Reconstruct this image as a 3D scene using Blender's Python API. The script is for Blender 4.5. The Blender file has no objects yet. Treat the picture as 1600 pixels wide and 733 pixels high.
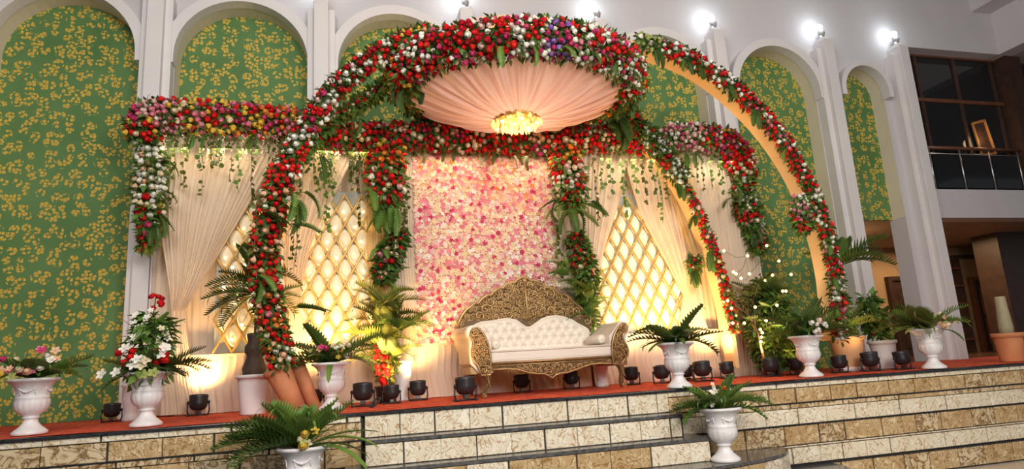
import bpy, math, random
from math import sin, cos, pi, radians, atan2, sqrt, exp
from mathutils import Vector, Matrix

random.seed(7)
C = bpy.context.scene.collection
SC = bpy.context.scene

# ---------------------------------------------------------------- camera
EYE = 0.331                       # eye height above the stage floor (stage = z 0)
FPX = 1000.0
PITCH, YAW, ROLL = .198, .2614983, -.0596639
cy_, sy_, cp_, sp_ = cos(YAW), sin(YAW), cos(PITCH), sin(PITCH)
FWD = Vector((sy_*cp_, cy_*cp_, sp_)); RT0 = Vector((cy_, -sy_, 0)); UP0 = RT0.cross(FWD)
RT = cos(ROLL)*RT0 + sin(ROLL)*UP0; UP = -sin(ROLL)*RT0 + cos(ROLL)*UP0
cam_data = bpy.data.cameras.new('camera'); cam = bpy.data.objects.new('camera', cam_data); C.objects.link(cam)
cam_data.sensor_fit = 'HORIZONTAL'; cam_data.sensor_width = 36; cam_data.lens = FPX/1600*36
cam_data.clip_start = .05; cam_data.clip_end = 200
m = Matrix.Identity(4)
for i in range(3):
    m[i][0] = RT[i]; m[i][1] = UP[i]; m[i][2] = -FWD[i]
m[2][3] = EYE
cam.matrix_world = m
SC.camera = cam

# ---------------------------------------------------------------- world, lights, exposure
w = bpy.data.worlds.new('world'); SC.world = w; w.use_nodes = True
bg = w.node_tree.nodes['Background']; bg.inputs[0].default_value = (.80, .86, 1.0, 1); bg.inputs[1].default_value = .16
SC.view_settings.view_transform = 'Standard'; SC.view_settings.look = 'None'
SC.view_settings.gamma = 1; SC.view_settings.exposure = 0.20; SC.view_settings.use_curve_mapping = False

def area(name, loc, target, size, power, col, size_y=None):
    d = bpy.data.lights.new(name, 'AREA'); d.energy = power; d.color = col; d.size = size
    if size_y: d.shape = 'RECTANGLE'; d.size_y = size_y
    o = bpy.data.objects.new(name, d); C.objects.link(o); o.location = loc
    o.rotation_euler = (Vector(target)-Vector(loc)).to_track_quat('-Z', 'Y').to_euler(); return o
# the hall's own ceiling lights above the camera; the last is an added low fill
area('hall_ceiling_and_fill_light', (-1.5, .5, 4.6), (0, 7.5, 1.0), 2.4, 190, (1, .92, .82))
area('hall_ceiling_and_fill_light', (5.5, .8, 4.6), (4.4, 7.3, .6), 2.4, 110, (1, .92, .82))
area('hall_ceiling_and_fill_light', (2.0, -1.5, 2.6), (2, 6.5, 0.4), 2.0, 330, (1, .93, .84))  # added fill, well below the ceiling, to lift tiles and flowers

def at(px, py, Y):                 # where the sight line through a pixel of the photograph meets a plane y = Y
    r = FWD + RT*((px-800)/FPX) - UP*((py-366.5)/FPX)
    q = r*(Y/r.y); return Vector((q.x, Y, q.z+EYE))
def gz(px, py, z=0):               # ... meets a level z
    r = FWD + RT*((px-800)/FPX) - UP*((py-366.5)/FPX)
    q = r*((z-EYE)/r.z); return Vector((q.x, q.y, z))

# ---------------------------------------------------------------- materials
def nmat(name, col=(.5,.5,.5), rough=.6, metal=0, **k):
    mt = bpy.data.materials.new(name); mt.use_nodes = True
    b = mt.node_tree.nodes['Principled BSDF']
    b.inputs['Base Color'].default_value = (*col, 1); b.inputs['Roughness'].default_value = rough
    b.inputs['Metallic'].default_value = metal
    for kk, v in k.items(): b.inputs[kk.replace('_', ' ')].default_value = v
    return mt
class NT:
    def __init__(s, mt): s.t = mt.node_tree; s.n = s.t.nodes; s.b = s.n['Principled BSDF']
    def node(s, typ, ins=None, **props):
        x = s.n.new(typ)
        for k, v in props.items(): setattr(x, k, v)
        for k, v in (ins or {}).items():
            if hasattr(v, 'is_output'): s.t.links.new(v, x.inputs[k])
            else: x.inputs[k].default_value = v
        return x
    def math(s, op, a, b=0.0, c=0.0): return s.node('ShaderNodeMath', {0: a, 1: b, 2: c}, operation=op).outputs[0]
    def vmath(s, op, a, b=(0,0,0)): return s.node('ShaderNodeVectorMath', {0: a, 1: b}, operation=op)
    def coord(s, kind='Object'): return s.node('ShaderNodeTexCoord').outputs[kind]
    def noise(s, vec, scale, detail=3, dist=0, rough=.5): return s.node('ShaderNodeTexNoise', {'Vector': vec, 'Scale': scale, 'Detail': detail, 'Distortion': dist, 'Roughness': rough}).outputs[0]
    def ramp(s, fac, stops, interp='LINEAR'):
        r = s.node('ShaderNodeValToRGB', {0: fac}); r.color_ramp.interpolation = interp
        e = r.color_ramp.elements
        while len(e) < len(stops): e.new(.5)
        for q, (p, c) in zip(e, stops): q.position = p; q.color = (*c, 1)
        return r.outputs[0]
    def mix(s, fac, a, b):
        x = s.n.new('ShaderNodeMix'); x.data_type = 'RGBA'
        for sock, v in ((x.inputs[0], fac), (x.inputs[6], a), (x.inputs[7], b)):
            if hasattr(v, 'is_output'): s.t.links.new(v, sock)
            else: sock.default_value = v if not isinstance(v, tuple) else (*v[:3], 1)
        return x.outputs[2]
    def bump(s, h, strength=.3, dist=.02): s.t.links.new(s.node('ShaderNodeBump', {'Height': h, 'Strength': strength, 'Distance': dist}).outputs[0], s.b.inputs['Normal'])
    def base(s, c): s.t.links.new(c, s.b.inputs['Base Color'])

def mottled(name, c1, c2, scale=6, rough=.6, metal=0, bump=0, bscale=None, **k):
    mt = nmat(name, c1, rough, metal, **k); t = NT(mt); co = t.coord()
    n = t.noise(co, scale, 4); t.base(t.ramp(n, [(.3, c1), (.7, c2)]))
    if bump: t.bump(t.noise(co, bscale or scale*4, 4), bump, .01)
    return mt
def fabric(name, c1, c2, trans=.35, fine=90):
    mt = mottled(name, c1, c2, 3, .85); t = NT(mt)
    t.bump(t.noise(t.vmath('MULTIPLY', t.coord(), (1,1,.12)).outputs[0], fine, 3), .25, .004)
    tr = t.node('ShaderNodeBsdfTranslucent', {'Color': (*c1, 1)})
    mx = t.node('ShaderNodeMixShader', {0: trans, 1: t.b.outputs[0], 2: tr.outputs[0]})
    t.t.links.new(mx.outputs[0], t.n['Material Output'].inputs[0]); return mt
def glow(name, col, strength, base=(.9,.85,.7)):
    return nmat(name, base, .4, 0, Emission_Color=(*col, 1), Emission_Strength=strength)

M = {}
M['wall'] = mottled('painted_wall', (.58,.57,.60), (.54,.53,.56), 1.2, .7, bump=.05, bscale=60)
M['trim'] = mottled('white_moulding_paint', (.70,.69,.71), (.65,.64,.66), 2, .55, bump=.04, bscale=50)
M['jamb'] = mottled('cream_moulding_paint', (.74,.68,.55), (.68,.62,.50), 2, .6)
M['ceiling'] = mottled('ceiling_paint', (.42,.36,.31), (.36,.31,.27), 1, .8)
M['granite'] = mottled('black_granite', (.012,.012,.014), (.04,.04,.045), 40, .16)
M['tread'] = mottled('polished_dark_granite', (.05,.05,.055), (.13,.125,.12), 30, .16)
M['joint'] = mottled('dark_joint', (.02,.018,.016), (.04,.035,.03), 30, .7)
M['white_glaze'] = mottled('white_painted_cement', (.80,.78,.80), (.70,.68,.70), 7, .38, bump=.12, bscale=40)
M['terracotta'] = mottled('terracotta', (.60,.24,.11), (.48,.18,.08), 6, .7, bump=.1, bscale=40)
M['tan_pot'] = mottled('tan_clay', (.66,.38,.20), (.56,.30,.15), 6, .65, bump=.1, bscale=40)
M['soil'] = mottled('soil', (.03,.02,.012), (.06,.04,.02), 40, .95, bump=.5)
M['black'] = mottled('black_lamp_paint', (.012,.012,.014), (.03,.03,.035), 12, .38, bump=.08)
M['rubber'] = nmat('black_cable', (.015,.015,.016), .6)
M['lens'] = glow('warm_lamp_lens', (1,.72,.34), 7)
M['bulb'] = glow('warm_bulb', (1,.56,.17), 7)
M['cool_bulb'] = glow('cool_flood_bulb', (.86,.95,1), 22)
M['gold_bar'] = mottled('gold_painted_bar', (.62,.40,.10), (.45,.27,.06), 10, .38, .35)
M['cream_leather'] = mottled('cream_leatherette', (.78,.72,.64), (.72,.66,.58), 3, .38, bump=.06, bscale=90)
M['gold_lit_leather'] = mottled('gold_lit_side_leatherette', (.74,.62,.44), (.66,.54,.38), 3, .45, bump=.06, bscale=90)  # cream leatherette with the warm stage-light tint put into its colour
M['drape'] = fabric('cream_drape_cloth', (.86,.74,.60), (.80,.67,.53), .3)
M['skirt'] = fabric('peach_skirt_cloth', (.86,.72,.60), (.80,.66,.54), .25)
M['sheer'] = fabric('gold_sheer_cloth', (.86,.66,.34), (.78,.58,.28), .45)
M['dome'] = fabric('pink_satin_cloth', (.86,.60,.52), (.78,.52,.46), .42)
M['arch_cloth'] = fabric('gold_arch_cloth', (.88,.66,.38), (.80,.58,.32), .2)
M['moss'] = mottled('moss', (.05,.10,.02), (.10,.16,.04), 30, .95, bump=.8, bscale=80)
M['twig'] = mottled('brown_twig', (.09,.05,.03), (.14,.08,.045), 20, .8)
M['bark'] = mottled('dark_carved_bark', (.055,.035,.025), (.11,.07,.045), 18, .6, bump=.5)
M['glass_dark'] = nmat('dark_glass', (.012,.014,.016), .06, 0, Specular_IOR_Level=.6)
M['dark_wood'] = mottled('dark_wood', (.035,.018,.012), (.06,.03,.02), 8, .4)
M['red_wood'] = mottled('reddish_wood_frame', (.16,.06,.03), (.11,.04,.02), 8, .4)
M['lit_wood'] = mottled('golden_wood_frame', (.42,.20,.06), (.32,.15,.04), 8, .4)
M['hall_wall'] = mottled('tan_hall_wall', (.46,.31,.17), (.38,.25,.14), 1.5, .7)
M['steel'] = nmat('brushed_steel', (.5,.5,.5), .3, .9)
M['wire'] = nmat('green_wire', (.03,.05,.02), .6)
M['crystal'] = nmat('amber_crystal', (1,.78,.35), .12, 0, Emission_Color=(1,.62,.16,1), Emission_Strength=.9)
M['sparkle'] = glow('crystal_lamp', (1,.85,.5), 14)
M['silver_bead'] = nmat('silver_bead', (.8,.76,.8), .15, .9)

LEAF = {}
def leafmat(name, a, b, tr=.25):
    mt = nmat(name, a, .45); t = NT(mt)
    oi = t.node('ShaderNodeObjectInfo').outputs['Random']
    n = t.math('ADD', t.math('MULTIPLY', oi, .5), t.math('MULTIPLY', t.noise(t.coord(), 9, 2), .5))
    t.base(t.ramp(n, [(.2, a), (.75, b)]))
    trn = t.node('ShaderNodeBsdfTranslucent', {'Color': (*b, 1)})
    mx = t.node('ShaderNodeMixShader', {0: tr, 1: t.b.outputs[0], 2: trn.outputs[0]})
    t.t.links.new(mx.outputs[0], t.n['Material Output'].inputs[0]); return mt
LEAF['dark'] = leafmat('dark_green_leaf', (.022,.060,.012), (.105,.19,.036))
LEAF['mid'] = leafmat('green_leaf', (.055,.14,.025), (.17,.30,.055))
LEAF['lime'] = leafmat('yellow_green_leaf', (.14,.22,.035), (.34,.38,.07))
LEAF['olive'] = leafmat('olive_leaf', (.05,.07,.012), (.14,.15,.03))
LEAF['burgundy'] = leafmat('burgundy_leaf', (.10,.012,.02), (.22,.03,.03))

PETAL = {'red': ((.72,.010,.016),(.86,.035,.030)), 'deep': ((.46,.008,.02),(.62,.015,.035)), 'magenta': ((.56,.03,.14),(.70,.08,.22)),
 'pink': ((.74,.20,.30),(.85,.34,.42)), 'blush': ((.86,.56,.54),(.90,.68,.62)), 'white': ((.90,.88,.80),(.95,.94,.88)),
 'cream': ((.84,.72,.46),(.88,.78,.56)), 'peach': ((.86,.48,.30),(.88,.58,.38)), 'orange': ((.80,.22,.04),(.86,.34,.06)),
 'yellow': ((.84,.56,.06),(.88,.66,.14)), 'purple': ((.34,.14,.58),(.46,.26,.70)), 'green': ((.35,.42,.12),(.48,.52,.2))}
for k, (a, b) in PETAL.items():
    mt = nmat('petal_'+k, a, .8, Specular_IOR_Level=.2); t = NT(mt); oi = t.node('ShaderNodeObjectInfo').outputs['Random']
    t.base(t.mix(oi, a, b)); M['petal_'+k] = mt
    trn = t.node('ShaderNodeBsdfTranslucent', {'Color': (*b, 1)}); mx = t.node('ShaderNodeMixShader', {0: .25, 1: t.b.outputs[0], 2: trn.outputs[0]})
    t.t.links.new(mx.outputs[0], t.n['Material Output'].inputs[0])

# printed wallpaper: yellow petal clusters on green
def wallpaper():
    mt = nmat('green_wallpaper', (.1,.2,.06), .75); t = NT(mt)
    sep = t.node('ShaderNodeSeparateXYZ', {0: t.coord()})
    co = t.node('ShaderNodeCombineXYZ', {0: sep.outputs[0], 1: sep.outputs[2]}).outputs[0]
    wob = t.vmath('ADD', co, t.vmath('MULTIPLY', t.node('ShaderNodeTexNoise', {'Vector': co, 'Scale': 9.0, 'Detail': 2}).outputs['Color'], (.035,.035,0)).outputs[0]).outputs[0]
    v1 = t.node('ShaderNodeTexVoronoi', {'Vector': wob, 'Scale': 8.2, 'Randomness': .85}, voronoi_dimensions='2D')
    v2 = t.node('ShaderNodeTexVoronoi', {'Vector': wob, 'Scale': 23.0, 'Randomness': .8}, voronoi_dimensions='2D')
    v3 = t.node('ShaderNodeTexVoronoi', {'Vector': wob, 'Scale': 23.0, 'Randomness': .8}, voronoi_dimensions='2D', feature='DISTANCE_TO_EDGE')
    rnd = t.node('ShaderNodeSeparateXYZ', {0: v1.outputs['Color']})
    lim = t.math('ADD', t.math('MULTIPLY', rnd.outputs[0], .16), .34)
    m1 = t.math('LESS_THAN', v1.outputs['Distance'], lim)
    m2 = t.math('LESS_THAN', v2.outputs['Distance'], .43)
    m3 = t.math('GREATER_THAN', v3.outputs['Distance'], .038)
    mask = t.math('MULTIPLY', t.math('MULTIPLY', m1, m2), m3)
    vein = t.noise(co, 110, 2, 1.5)
    ycol = t.ramp(vein, [(.34, (.26,.17,.02)), (.50, (.66,.46,.07))])
    gcol = t.ramp(t.noise(co, 1.3, 2), [(.3, (.075,.175,.050)), (.7, (.115,.235,.080))])
    t.base(t.mix(mask, gcol, ycol)); return mt
M['paper'] = wallpaper()

def tilemat(name, base, base2, vein, amt):
    mt = nmat(name, base, .22); t = NT(mt)
    off = t.math('MULTIPLY', t.node('ShaderNodeObjectInfo').outputs['Random'], 60)
    co = t.vmath('ADD', t.coord(), t.node('ShaderNodeCombineXYZ', {0: off, 1: off, 2: off}).outputs[0]).outputs[0]
    n1 = t.noise(co, 6.5, 4, 2.8, .5); n2 = t.noise(co, 5, 3, 1.6)
    line = t.math('ABSOLUTE', t.math('SUBTRACT', n1, .47))
    body = t.mix(t.node('ShaderNodeMapRange', {0: n1, 1: .50, 2: .60, 3: 0.0, 4: .9}).outputs[0], t.ramp(n2, [(.38, base), (.62, base2)]), base2)
    vm = t.node('ShaderNodeMapRange', {0: line, 1: .0, 2: amt, 3: 1.0, 4: 0.0}).outputs[0]
    c = t.mix(vm, body, vein)
    blot = t.math('GREATER_THAN', t.noise(co, 13, 3, 3.0), .63)
    c = t.mix(t.math('MULTIPLY', blot, .55), c, vein)
    t.base(c); t.bump(n1, .12, .01); return mt
M['tile_cream'] = tilemat('cream_marble_tile', (.84,.79,.67), (.72,.65,.50), (.36,.19,.06), .030)
M['tile_tan'] = tilemat('tan_marble_tile', (.70,.56,.35), (.46,.31,.15), (.24,.115,.03), .045)
M['tile_brown'] = tilemat('brown_marble_tile', (.42,.28,.13), (.66,.54,.35), (.15,.075,.025), .06)

def carpet():
    mt = nmat('red_carpet', (.4,.02,.01), .95); t = NT(mt); co = t.coord()
    n = t.noise(t.vmath('MULTIPLY', co, (1,3,1)).outputs[0], 7, 4, 2)
    t.base(t.ramp(n, [(.35, (.46,.020,.010)), (.52, (.66,.055,.018)), (.66, (.74,.24,.07))]))
    t.bump(t.noise(co, 300, 2), .6, .01); return mt
M['carpet'] = carpet()
def carved():
    mt = nmat('carved_bronze', (.3,.19,.08), .36, .55); t = NT(mt); co = t.coord()
    w1 = t.noise(co, 38, 3, 3.0); ridges = t.math('ABSOLUTE', t.math('SUBTRACT', w1, .5))
    t.base(t.ramp(ridges, [(0, (.36,.22,.09)), (.06, (.17,.095,.04)), (.2, (.06,.032,.014))]))
    t.bump(ridges, .9, .02); return mt
M['carved'] = carved()
M['bronze'] = mottled('bronze_relief', (.50,.33,.15), (.34,.21,.09), 12, .32, .5)
M['bronze_dark'] = mottled('dark_bronze', (.13,.075,.03), (.09,.05,.02), 12, .5, .3)
M['floor'] = tilemat('pale_marble_floor', (.72,.66,.56), (.66,.58,.48), (.50,.38,.26), .03)

# ---------------------------------------------------------------- mesh builder
class MB:
    def __init__(s): s.v = []; s.f = []
    def add(s, vs, fs):
        n = len(s.v); s.v += [tuple(v) for v in vs]; s.f += [tuple(i+n for i in f) for f in fs]; return s
    def box(s, c, d, rz=0, ry=0, rx=0):
        R_ = Matrix.Rotation(rz, 3, 'Z') @ Matrix.Rotation(ry, 3, 'Y') @ Matrix.Rotation(rx, 3, 'X')
        vs = [Vector(c)+R_@Vector((x*d[0]/2, y*d[1]/2, z*d[2]/2)) for x in (-1,1) for y in (-1,1) for z in (-1,1)]
        return s.add(vs, [(0,1,3,2),(4,6,7,5),(0,4,5,1),(2,3,7,6),(0,2,6,4),(1,5,7,3)])
    def bx(s, x0, x1, y0, y1, z0, z1): return s.box(((x0+x1)/2,(y0+y1)/2,(z0+z1)/2), (abs(x1-x0),abs(y1-y0),abs(z1-z0)))
    def prism(s, pts, y0, y1):        # outline in x,z, extruded along y
        n = len(pts); vs = [(x, y0, z) for x, z in pts]+[(x, y1, z) for x, z in pts]
        fs = [tuple(range(n)), tuple(range(2*n-1, n-1, -1))]+[(i, i+n, (i+1)%n+n, (i+1)%n) for i in range(n)]
        return s.add(vs, fs)
    def zprism(s, pts, z0, z1):
        n = len(pts); vs = [(x, y, z0) for x, y in pts]+[(x, y, z1) for x, y in pts]
        fs = [tuple(range(n-1, -1, -1)), tuple(range(n, 2*n))]+[(i, (i+1)%n, (i+1)%n+n, i+n) for i in range(n)]
        return s.add(vs, fs)
    def tube(s, pts, r, n=8, cap=True, flat=None):
        pts = [Vector(p) for p in pts]; k = len(pts); rs = r if isinstance(r, (list, tuple)) else [r]*k
        t0 = (pts[1]-pts[0]).normalized(); a = Vector((0,0,1)) if abs(t0.z) < .9 else Vector((0,1,0))
        nrm = (a - t0*a.dot(t0)).normalized(); vs = []
        for i in range(k):
            t_ = (pts[min(i+1,k-1)]-pts[max(i-1,0)]).normalized()
            nrm = (nrm - t_*nrm.dot(t_)); nrm = nrm.normalized() if nrm.length > 1e-6 else Vector((1,0,0))
            b = t_.cross(nrm)
            for j in range(n):
                an = 2*pi*j/n; vs.append(pts[i]+(nrm*cos(an)+b*sin(an))*rs[i])
        fs = [(i*n+j, i*n+(j+1)%n, (i+1)*n+(j+1)%n, (i+1)*n+j) for i in range(k-1) for j in range(n)]
        if cap: fs += [tuple(range(n-1,-1,-1)), tuple((k-1)*n+j for j in range(n))]
        return s.add(vs, fs)
    def lathe(s, prof, n=28, c=(0,0,0), flute=None):
        vs = []
        for i, (r, z) in enumerate(prof):
            for j in range(n):
                a = 2*pi*j/n; rr = r
                if flute and flute[0] <= z <= flute[1]: rr = r*(1+flute[2]*cos(flute[3]*a)*sin(pi*(z-flute[0])/(flute[1]-flute[0])))
                vs.append((c[0]+rr*cos(a), c[1]+rr*sin(a), c[2]+z))
        k = len(prof); fs = [(i*n+j, i*n+(j+1)%n, (i+1)*n+(j+1)%n, (i+1)*n+j) for i in range(k-1) for j in range(n)]
        fs += [tuple(range(n-1,-1,-1)), tuple((k-1)*n+j for j in range(n))]
        return s.add(vs, fs)
    def ball(s, c, r, nu=10, nv=6, sc=(1,1,1)):
        pr = [(max(r*sin(pi*i/nv), 1e-4), -r*cos(pi*i/nv)) for i in range(nv+1)]
        vs = []; 
        for rr, z in pr:
            for j in range(nu): a = 2*pi*j/nu; vs.append((c[0]+rr*cos(a)*sc[0], c[1]+rr*sin(a)*sc[1], c[2]+z*sc[2]))
        return s.add(vs, [(i*nu+j, i*nu+(j+1)%nu, (i+1)*nu+(j+1)%nu, (i+1)*nu+j) for i in range(nv) for j in range(nu)])
    def grid(s, fn, nu, nv, close=False):
        vs = [fn(i/nu, j/nv) for j in range(nv+1) for i in range(nu+1)]
        return s.add(vs, [(j*(nu+1)+i, j*(nu+1)+i+1, (j+1)*(nu+1)+i+1, (j+1)*(nu+1)+i) for j in range(nv) for i in range(nu)])
    def xf(s, mtx, other): return s.add([mtx@Vector(v) for v in other.v], other.f)
    def mesh(s, name, mat, smooth=False, off=None):
        me = bpy.data.meshes.new(name)
        vs = s.v if off is None else [(a-off[0], b-off[1], c-off[2]) for a, b, c in s.v]
        me.from_pydata(vs, [], s.f); me.update()
        if mat: me.materials.append(mat)
        if smooth: me.polygons.foreach_set('use_smooth', [True]*len(me.polygons))
        return me
    def build(s, name, mat, parent=None, smooth=False, bevel=0, kind=None, world=True):
        off = None
        if parent is not None and world:      # parents are never rotated here: subtract the root's place
            r = parent; off = Vector((0,0,0))
            while r: off = off+r.location; r = r.parent
        o = bpy.data.objects.new(name, s.mesh(name, mat, smooth, off)); C.objects.link(o); o.parent = parent
        if bevel:
            b = o.modifiers.new('bevel', 'BEVEL'); b.width = bevel; b.segments = 2; b.limit_method = 'ANGLE'
        if kind: o['kind'] = kind
        return o
def inst(name, me, parent=None, mtx=None):
    o = bpy.data.objects.new(name, me); C.objects.link(o); o.parent = parent
    if mtx is not None: o.matrix_local = mtx
    return o
def thing(name, label, cat, loc=(0,0,0), group=None):
    o = bpy.data.objects.new(name, None); C.objects.link(o); o.empty_display_size = .1; o.location = loc
    o['label'] = label; o['category'] = cat
    if group: o['group'] = group
    return o
def tag(o, label, cat, group=None):
    o['label'] = label; o['category'] = cat
    if group: o['group'] = group
    return o
def struct(o, label=None):
    o['kind'] = 'structure'
    if label: o['label'] = label
    return o
def frame_to(p, n, roll=0, s=1.0):     # matrix whose Z looks along n
    q = Vector(n).to_track_quat('Z', 'Y').to_matrix().to_4x4()
    return Matrix.Translation(p) @ q @ Matrix.Rotation(roll, 4, 'Z') @ Matrix.Scale(s, 4)
rnd = random.random; uni = random.uniform

# ================================================================ SETTING
YW = 7.75                                   # front face of the back wall
K = YW/7.5
def wx(x): return x*K
def wz(z): return EYE+(z-EYE)*K
arcs = [(-2.95,.72,3.97,-.1), (-1.13,.735,3.97,-.1), (.65,.72,3.98,-.1), (2.45,.72,3.98,-.1), (4.25,.72,3.98,-.1), (6.12,.69,3.98,-.1), (7.66,.40,4.06,2.12)]
ARC = [(wx(c), r*K, wz(s), (wz(b) if b > 0 else 0)) for c, r, s, b in arcs]
COLX = [wx(x) for x in (-3.82, -2.03, -.25, 1.52, 3.35, 5.14, 6.98, 8.36)]
TOP = 6.1; WL = wx(-5.2); WR = wx(8.72)
def arc_pts(c, r, s, n=22): return [(c+r*cos(pi-pi*i/n), s+r*sin(pi*i/n)) for i in range(n+1)]
wb = MB(); x = WL
edges = []
for c, r, s, b in ARC:
    wb.bx(x, c-r, YW, YW+.3, 0, TOP)         # pier
    pts = arc_pts(c, r, s)
    for (xa, za), (xb, zb) in zip(pts[:-1], pts[1:]):   # wall above the arch
        wb.add([(xa,YW,za),(xb,YW,zb),(xb,YW,TOP),(xa,YW,TOP),(xa,YW+.3,za),(xb,YW+.3,zb)], [(0,1,2,3),(0,4,5,1)])
    x = c+r
wb.bx(x, WR, YW, YW+.3, 0, TOP)
OPX1 = wx(10.6); OPZ0 = wz(2.55); OPZ1 = wz(4.9); OPB = wz(2.1)
wb.bx(WR, 22, YW, YW+.3, OPB, OPZ0)
wb.bx(WR, OPX1+.02, YW, YW+.3, OPZ1, TOP)
struct(wb.build('wall_back', M['wall']), 'white painted back wall with a row of arched niches')

for i, (c, r, s, b) in enumerate(ARC):
    # wallpapered niche panel
    p = MB(); pts = arc_pts(c, r+.02, s)
    p.prism([(c-r-.02, b), *pts, (c+r+.02, b)], YW+.24, YW+.28)
    o = struct(p.build('window_%d' % (i+1), M['paper']), 'arched niche papered in green with yellow petal print')
    j = MB()                                  # reveal, cream painted
    pin = arc_pts(c, r-.004, s)
    out = [(c-r+.004, b)]+pin+[(c+r-.004, b)]
    for (xa, za), (xb, zb) in zip(out[:-1], out[1:]):
        j.add([(xa,YW-.005,za),(xb,YW-.005,zb),(xb,YW+.26,zb),(xa,YW+.26,za)], [(0,3,2,1)])
    j.build('reveal', M['jamb'], o)
    # projecting archivolt with horizontal imposts
    a = MB(); ro, ri = r+.10*min(1, r/.7)+.01, r-.012
    n = 26; P0 = [(c+ro*cos(pi-pi*k/n), s+ro*sin(pi*k/n)) for k in range(n+1)]; P1 = [(c+ri*cos(pi-pi*k/n), s+ri*sin(pi*k/n)) for k in range(n+1)]
    P0 = [(P0[0][0], s-.10)]+P0+[(P0[-1][0], s-.10)]; P1 = [(P1[0][0], s-.10)]+P1+[(P1[-1][0], s-.10)]
    k = len(P0); vs = [(x,YW-.14,z) for x,z in P0]+[(x,YW-.14,z) for x,z in P1]+[(x,YW+.02,z) for x,z in P0]+[(x,YW+.02,z) for x,z in P1]
    fs = []
    for q in range(k-1): fs += [(q,q+1,k+q+1,k+q),(q,2*k+q,2*k+q+1,q+1),(k+q,k+q+1,3*k+q+1,3*k+q)]
    fs += [(0,k,3*k,2*k),(k-1,3*k-1,4*k-1,2*k-1)]
    a.add(vs, fs); a.build('archivolt', M['trim'], o)
# stepped pilasters, one lamp bracket each
COLTOP = wz(4.79)
for i, cx in enumerate(COLX):
    o = MB().bx(cx-.085, cx+.085, YW-.25, YW+.05, 0, COLTOP).build('trim_%d' % (i+1), M['trim'], bevel=.006)
    struct(o, 'tall white stepped pilaster between two arched niches')
    MB().bx(cx-.165, cx+.165, YW-.16, YW+.02, 0, COLTOP-.13).build('side_step', M['trim'], o, bevel=.005)
    MB().bx(cx-.055, cx+.055, YW-.2, YW+.0, COLTOP-.01, COLTOP+.05).build('cap', M['trim'], o, bevel=.005)
# ceiling, side wall bulkhead and beam at upper right
struct(MB().bx(-8, 22, -6, 8.2, TOP, TOP+.1).build('ceiling', M['ceiling']), 'brown painted ceiling')
sw = MB().bx(OPX1, OPX1+.3, 1.0, YW+.3, OPZ1-.0, TOP)
struct(sw.build('wall_right', M['wall']), 'upper side wall returning towards the viewer')
struct(MB().bx(OPX1-.42, OPX1, 1.0, YW, TOP-.28, TOP-.0).build('trim_20', M['wall']), 'painted ceiling beam along the side wall')
struct(MB().bx(OPX1+.3, 22, 1.0, 9.2, OPZ1, OPZ1+.1).build('trim_21', M['ceiling']), 'dark soffit over the balcony')

# --- rooms behind the right hand openings
YI = 10.6
struct(MB().bx(6.6, 22, YI, YI+.1, 0, OPZ0).build('wall_hall_back', M['hall_wall']), 'tan wall of the hall behind the openings')
struct(MB().bx(6.5, 6.6, YW+.3, YI, 0, OPZ0).build('wall_hall_left', M['hall_wall']), 'tan side wall of the hall')
struct(MB().bx(6.5, 22, YW+.3, YI+.2, OPB+.02, OPZ0-.05).build('ceiling_hall', mottled('tan_ceiling', (.40,.27,.17),(.34,.23,.14),2,.6)), 'low tan ceiling of the hall')
struct(MB().bx(WL, 22, YW+.0, YI+.2, -.08, -.001).build('floor_hall', mottled('brown_floor', (.10,.05,.03),(.14,.07,.04),3,.2)), 'dark reddish floor inside the hall')
hl = bpy.data.lights.new('hall_light','AREA'); hl.energy = 36; hl.size = 1.2; hl.color = (1,.66,.36)
ho = bpy.data.objects.new('hall_light', hl); C.objects.link(ho); ho.location = (10.6, 9.4, OPB-.05)
hl2 = bpy.data.lights.new('hall_light','POINT'); hl2.energy = 9; hl2.color = (1,.66,.36); hl2.shadow_soft_size=.3
ho = bpy.data.objects.new('hall_light', hl2); C.objects.link(ho); ho.location = (8.3, 9.0, 1.7)
def doorway(n, x0, x1, h, mat, y=YI, label=''):
    d = MB().bx(x0, x1, y-.06, y-.02, 0, h).build('door_%d' % n, M['dark_wood']); struct(d, label)
    f = MB().bx(x0-.09, x0, y-.1, y, 0, h+.09).bx(x1, x1+.09, y-.1, y, 0, h+.09).bx(x0, x1, y-.1, y, h, h+.09).build('door_frame', mat, d, bevel=.006)
    MB().bx(x0+.12, x1-.12, y-.075, y-.06, .15, h*.45).bx(x0+.12, x1-.12, y-.075, y-.06, h*.52, h-.14).build('door_panel', mat, d, bevel=.01)
    return d
a0 = at(1388, 440, YI); a1 = at(1420, 440, YI)
doorway(1, a0.x, a0.x+.85, a0.z, M['dark_wood'], label='dark door seen through the narrow opening')
a0 = at(1516, 440, YI); 
doorway(2, a0.x, a0.x+.62, a0.z, M['red_wood'], label='dark door with reddish frame in the right hand hall')
pc = at(1553, 350, 9.0)
struct(MB().bx(pc.x, pc.x+3, 9.0, 9.5, 0, OPB+.04).build('wall_dark_panel', M['dark_wood']), 'dark wood clad partition at the right')
# wall cabinet of the hall
ca = at(1483, 405, 10.4)
t_ = thing('tall_shelf', 'tall narrow dark shelf against the tan hall wall, left of the reddish door', 'shelf', (ca.x+.1, 10.45, 0))
MB().bx(ca.x-.08, ca.x+.24, 10.38, 10.58, .0, ca.z).build('body', M['dark_wood'], t_, bevel=.01)
for k in range(5): MB().bx(ca.x-.07, ca.x+.23, 10.34, 10.4, .25+k*.36, .28+k*.36).build('shelf_board', M['red_wood'], t_)
# lintel strip on the tan wall
li = at(1505, 402, 10.55)
struct(MB().bx(ca.x+.25, li.x+1.3, 10.48, 10.6, li.z-.02, li.z+.04).build('trim_22', M['dark_wood']), 'dark rail high on the tan hall wall')

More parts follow.
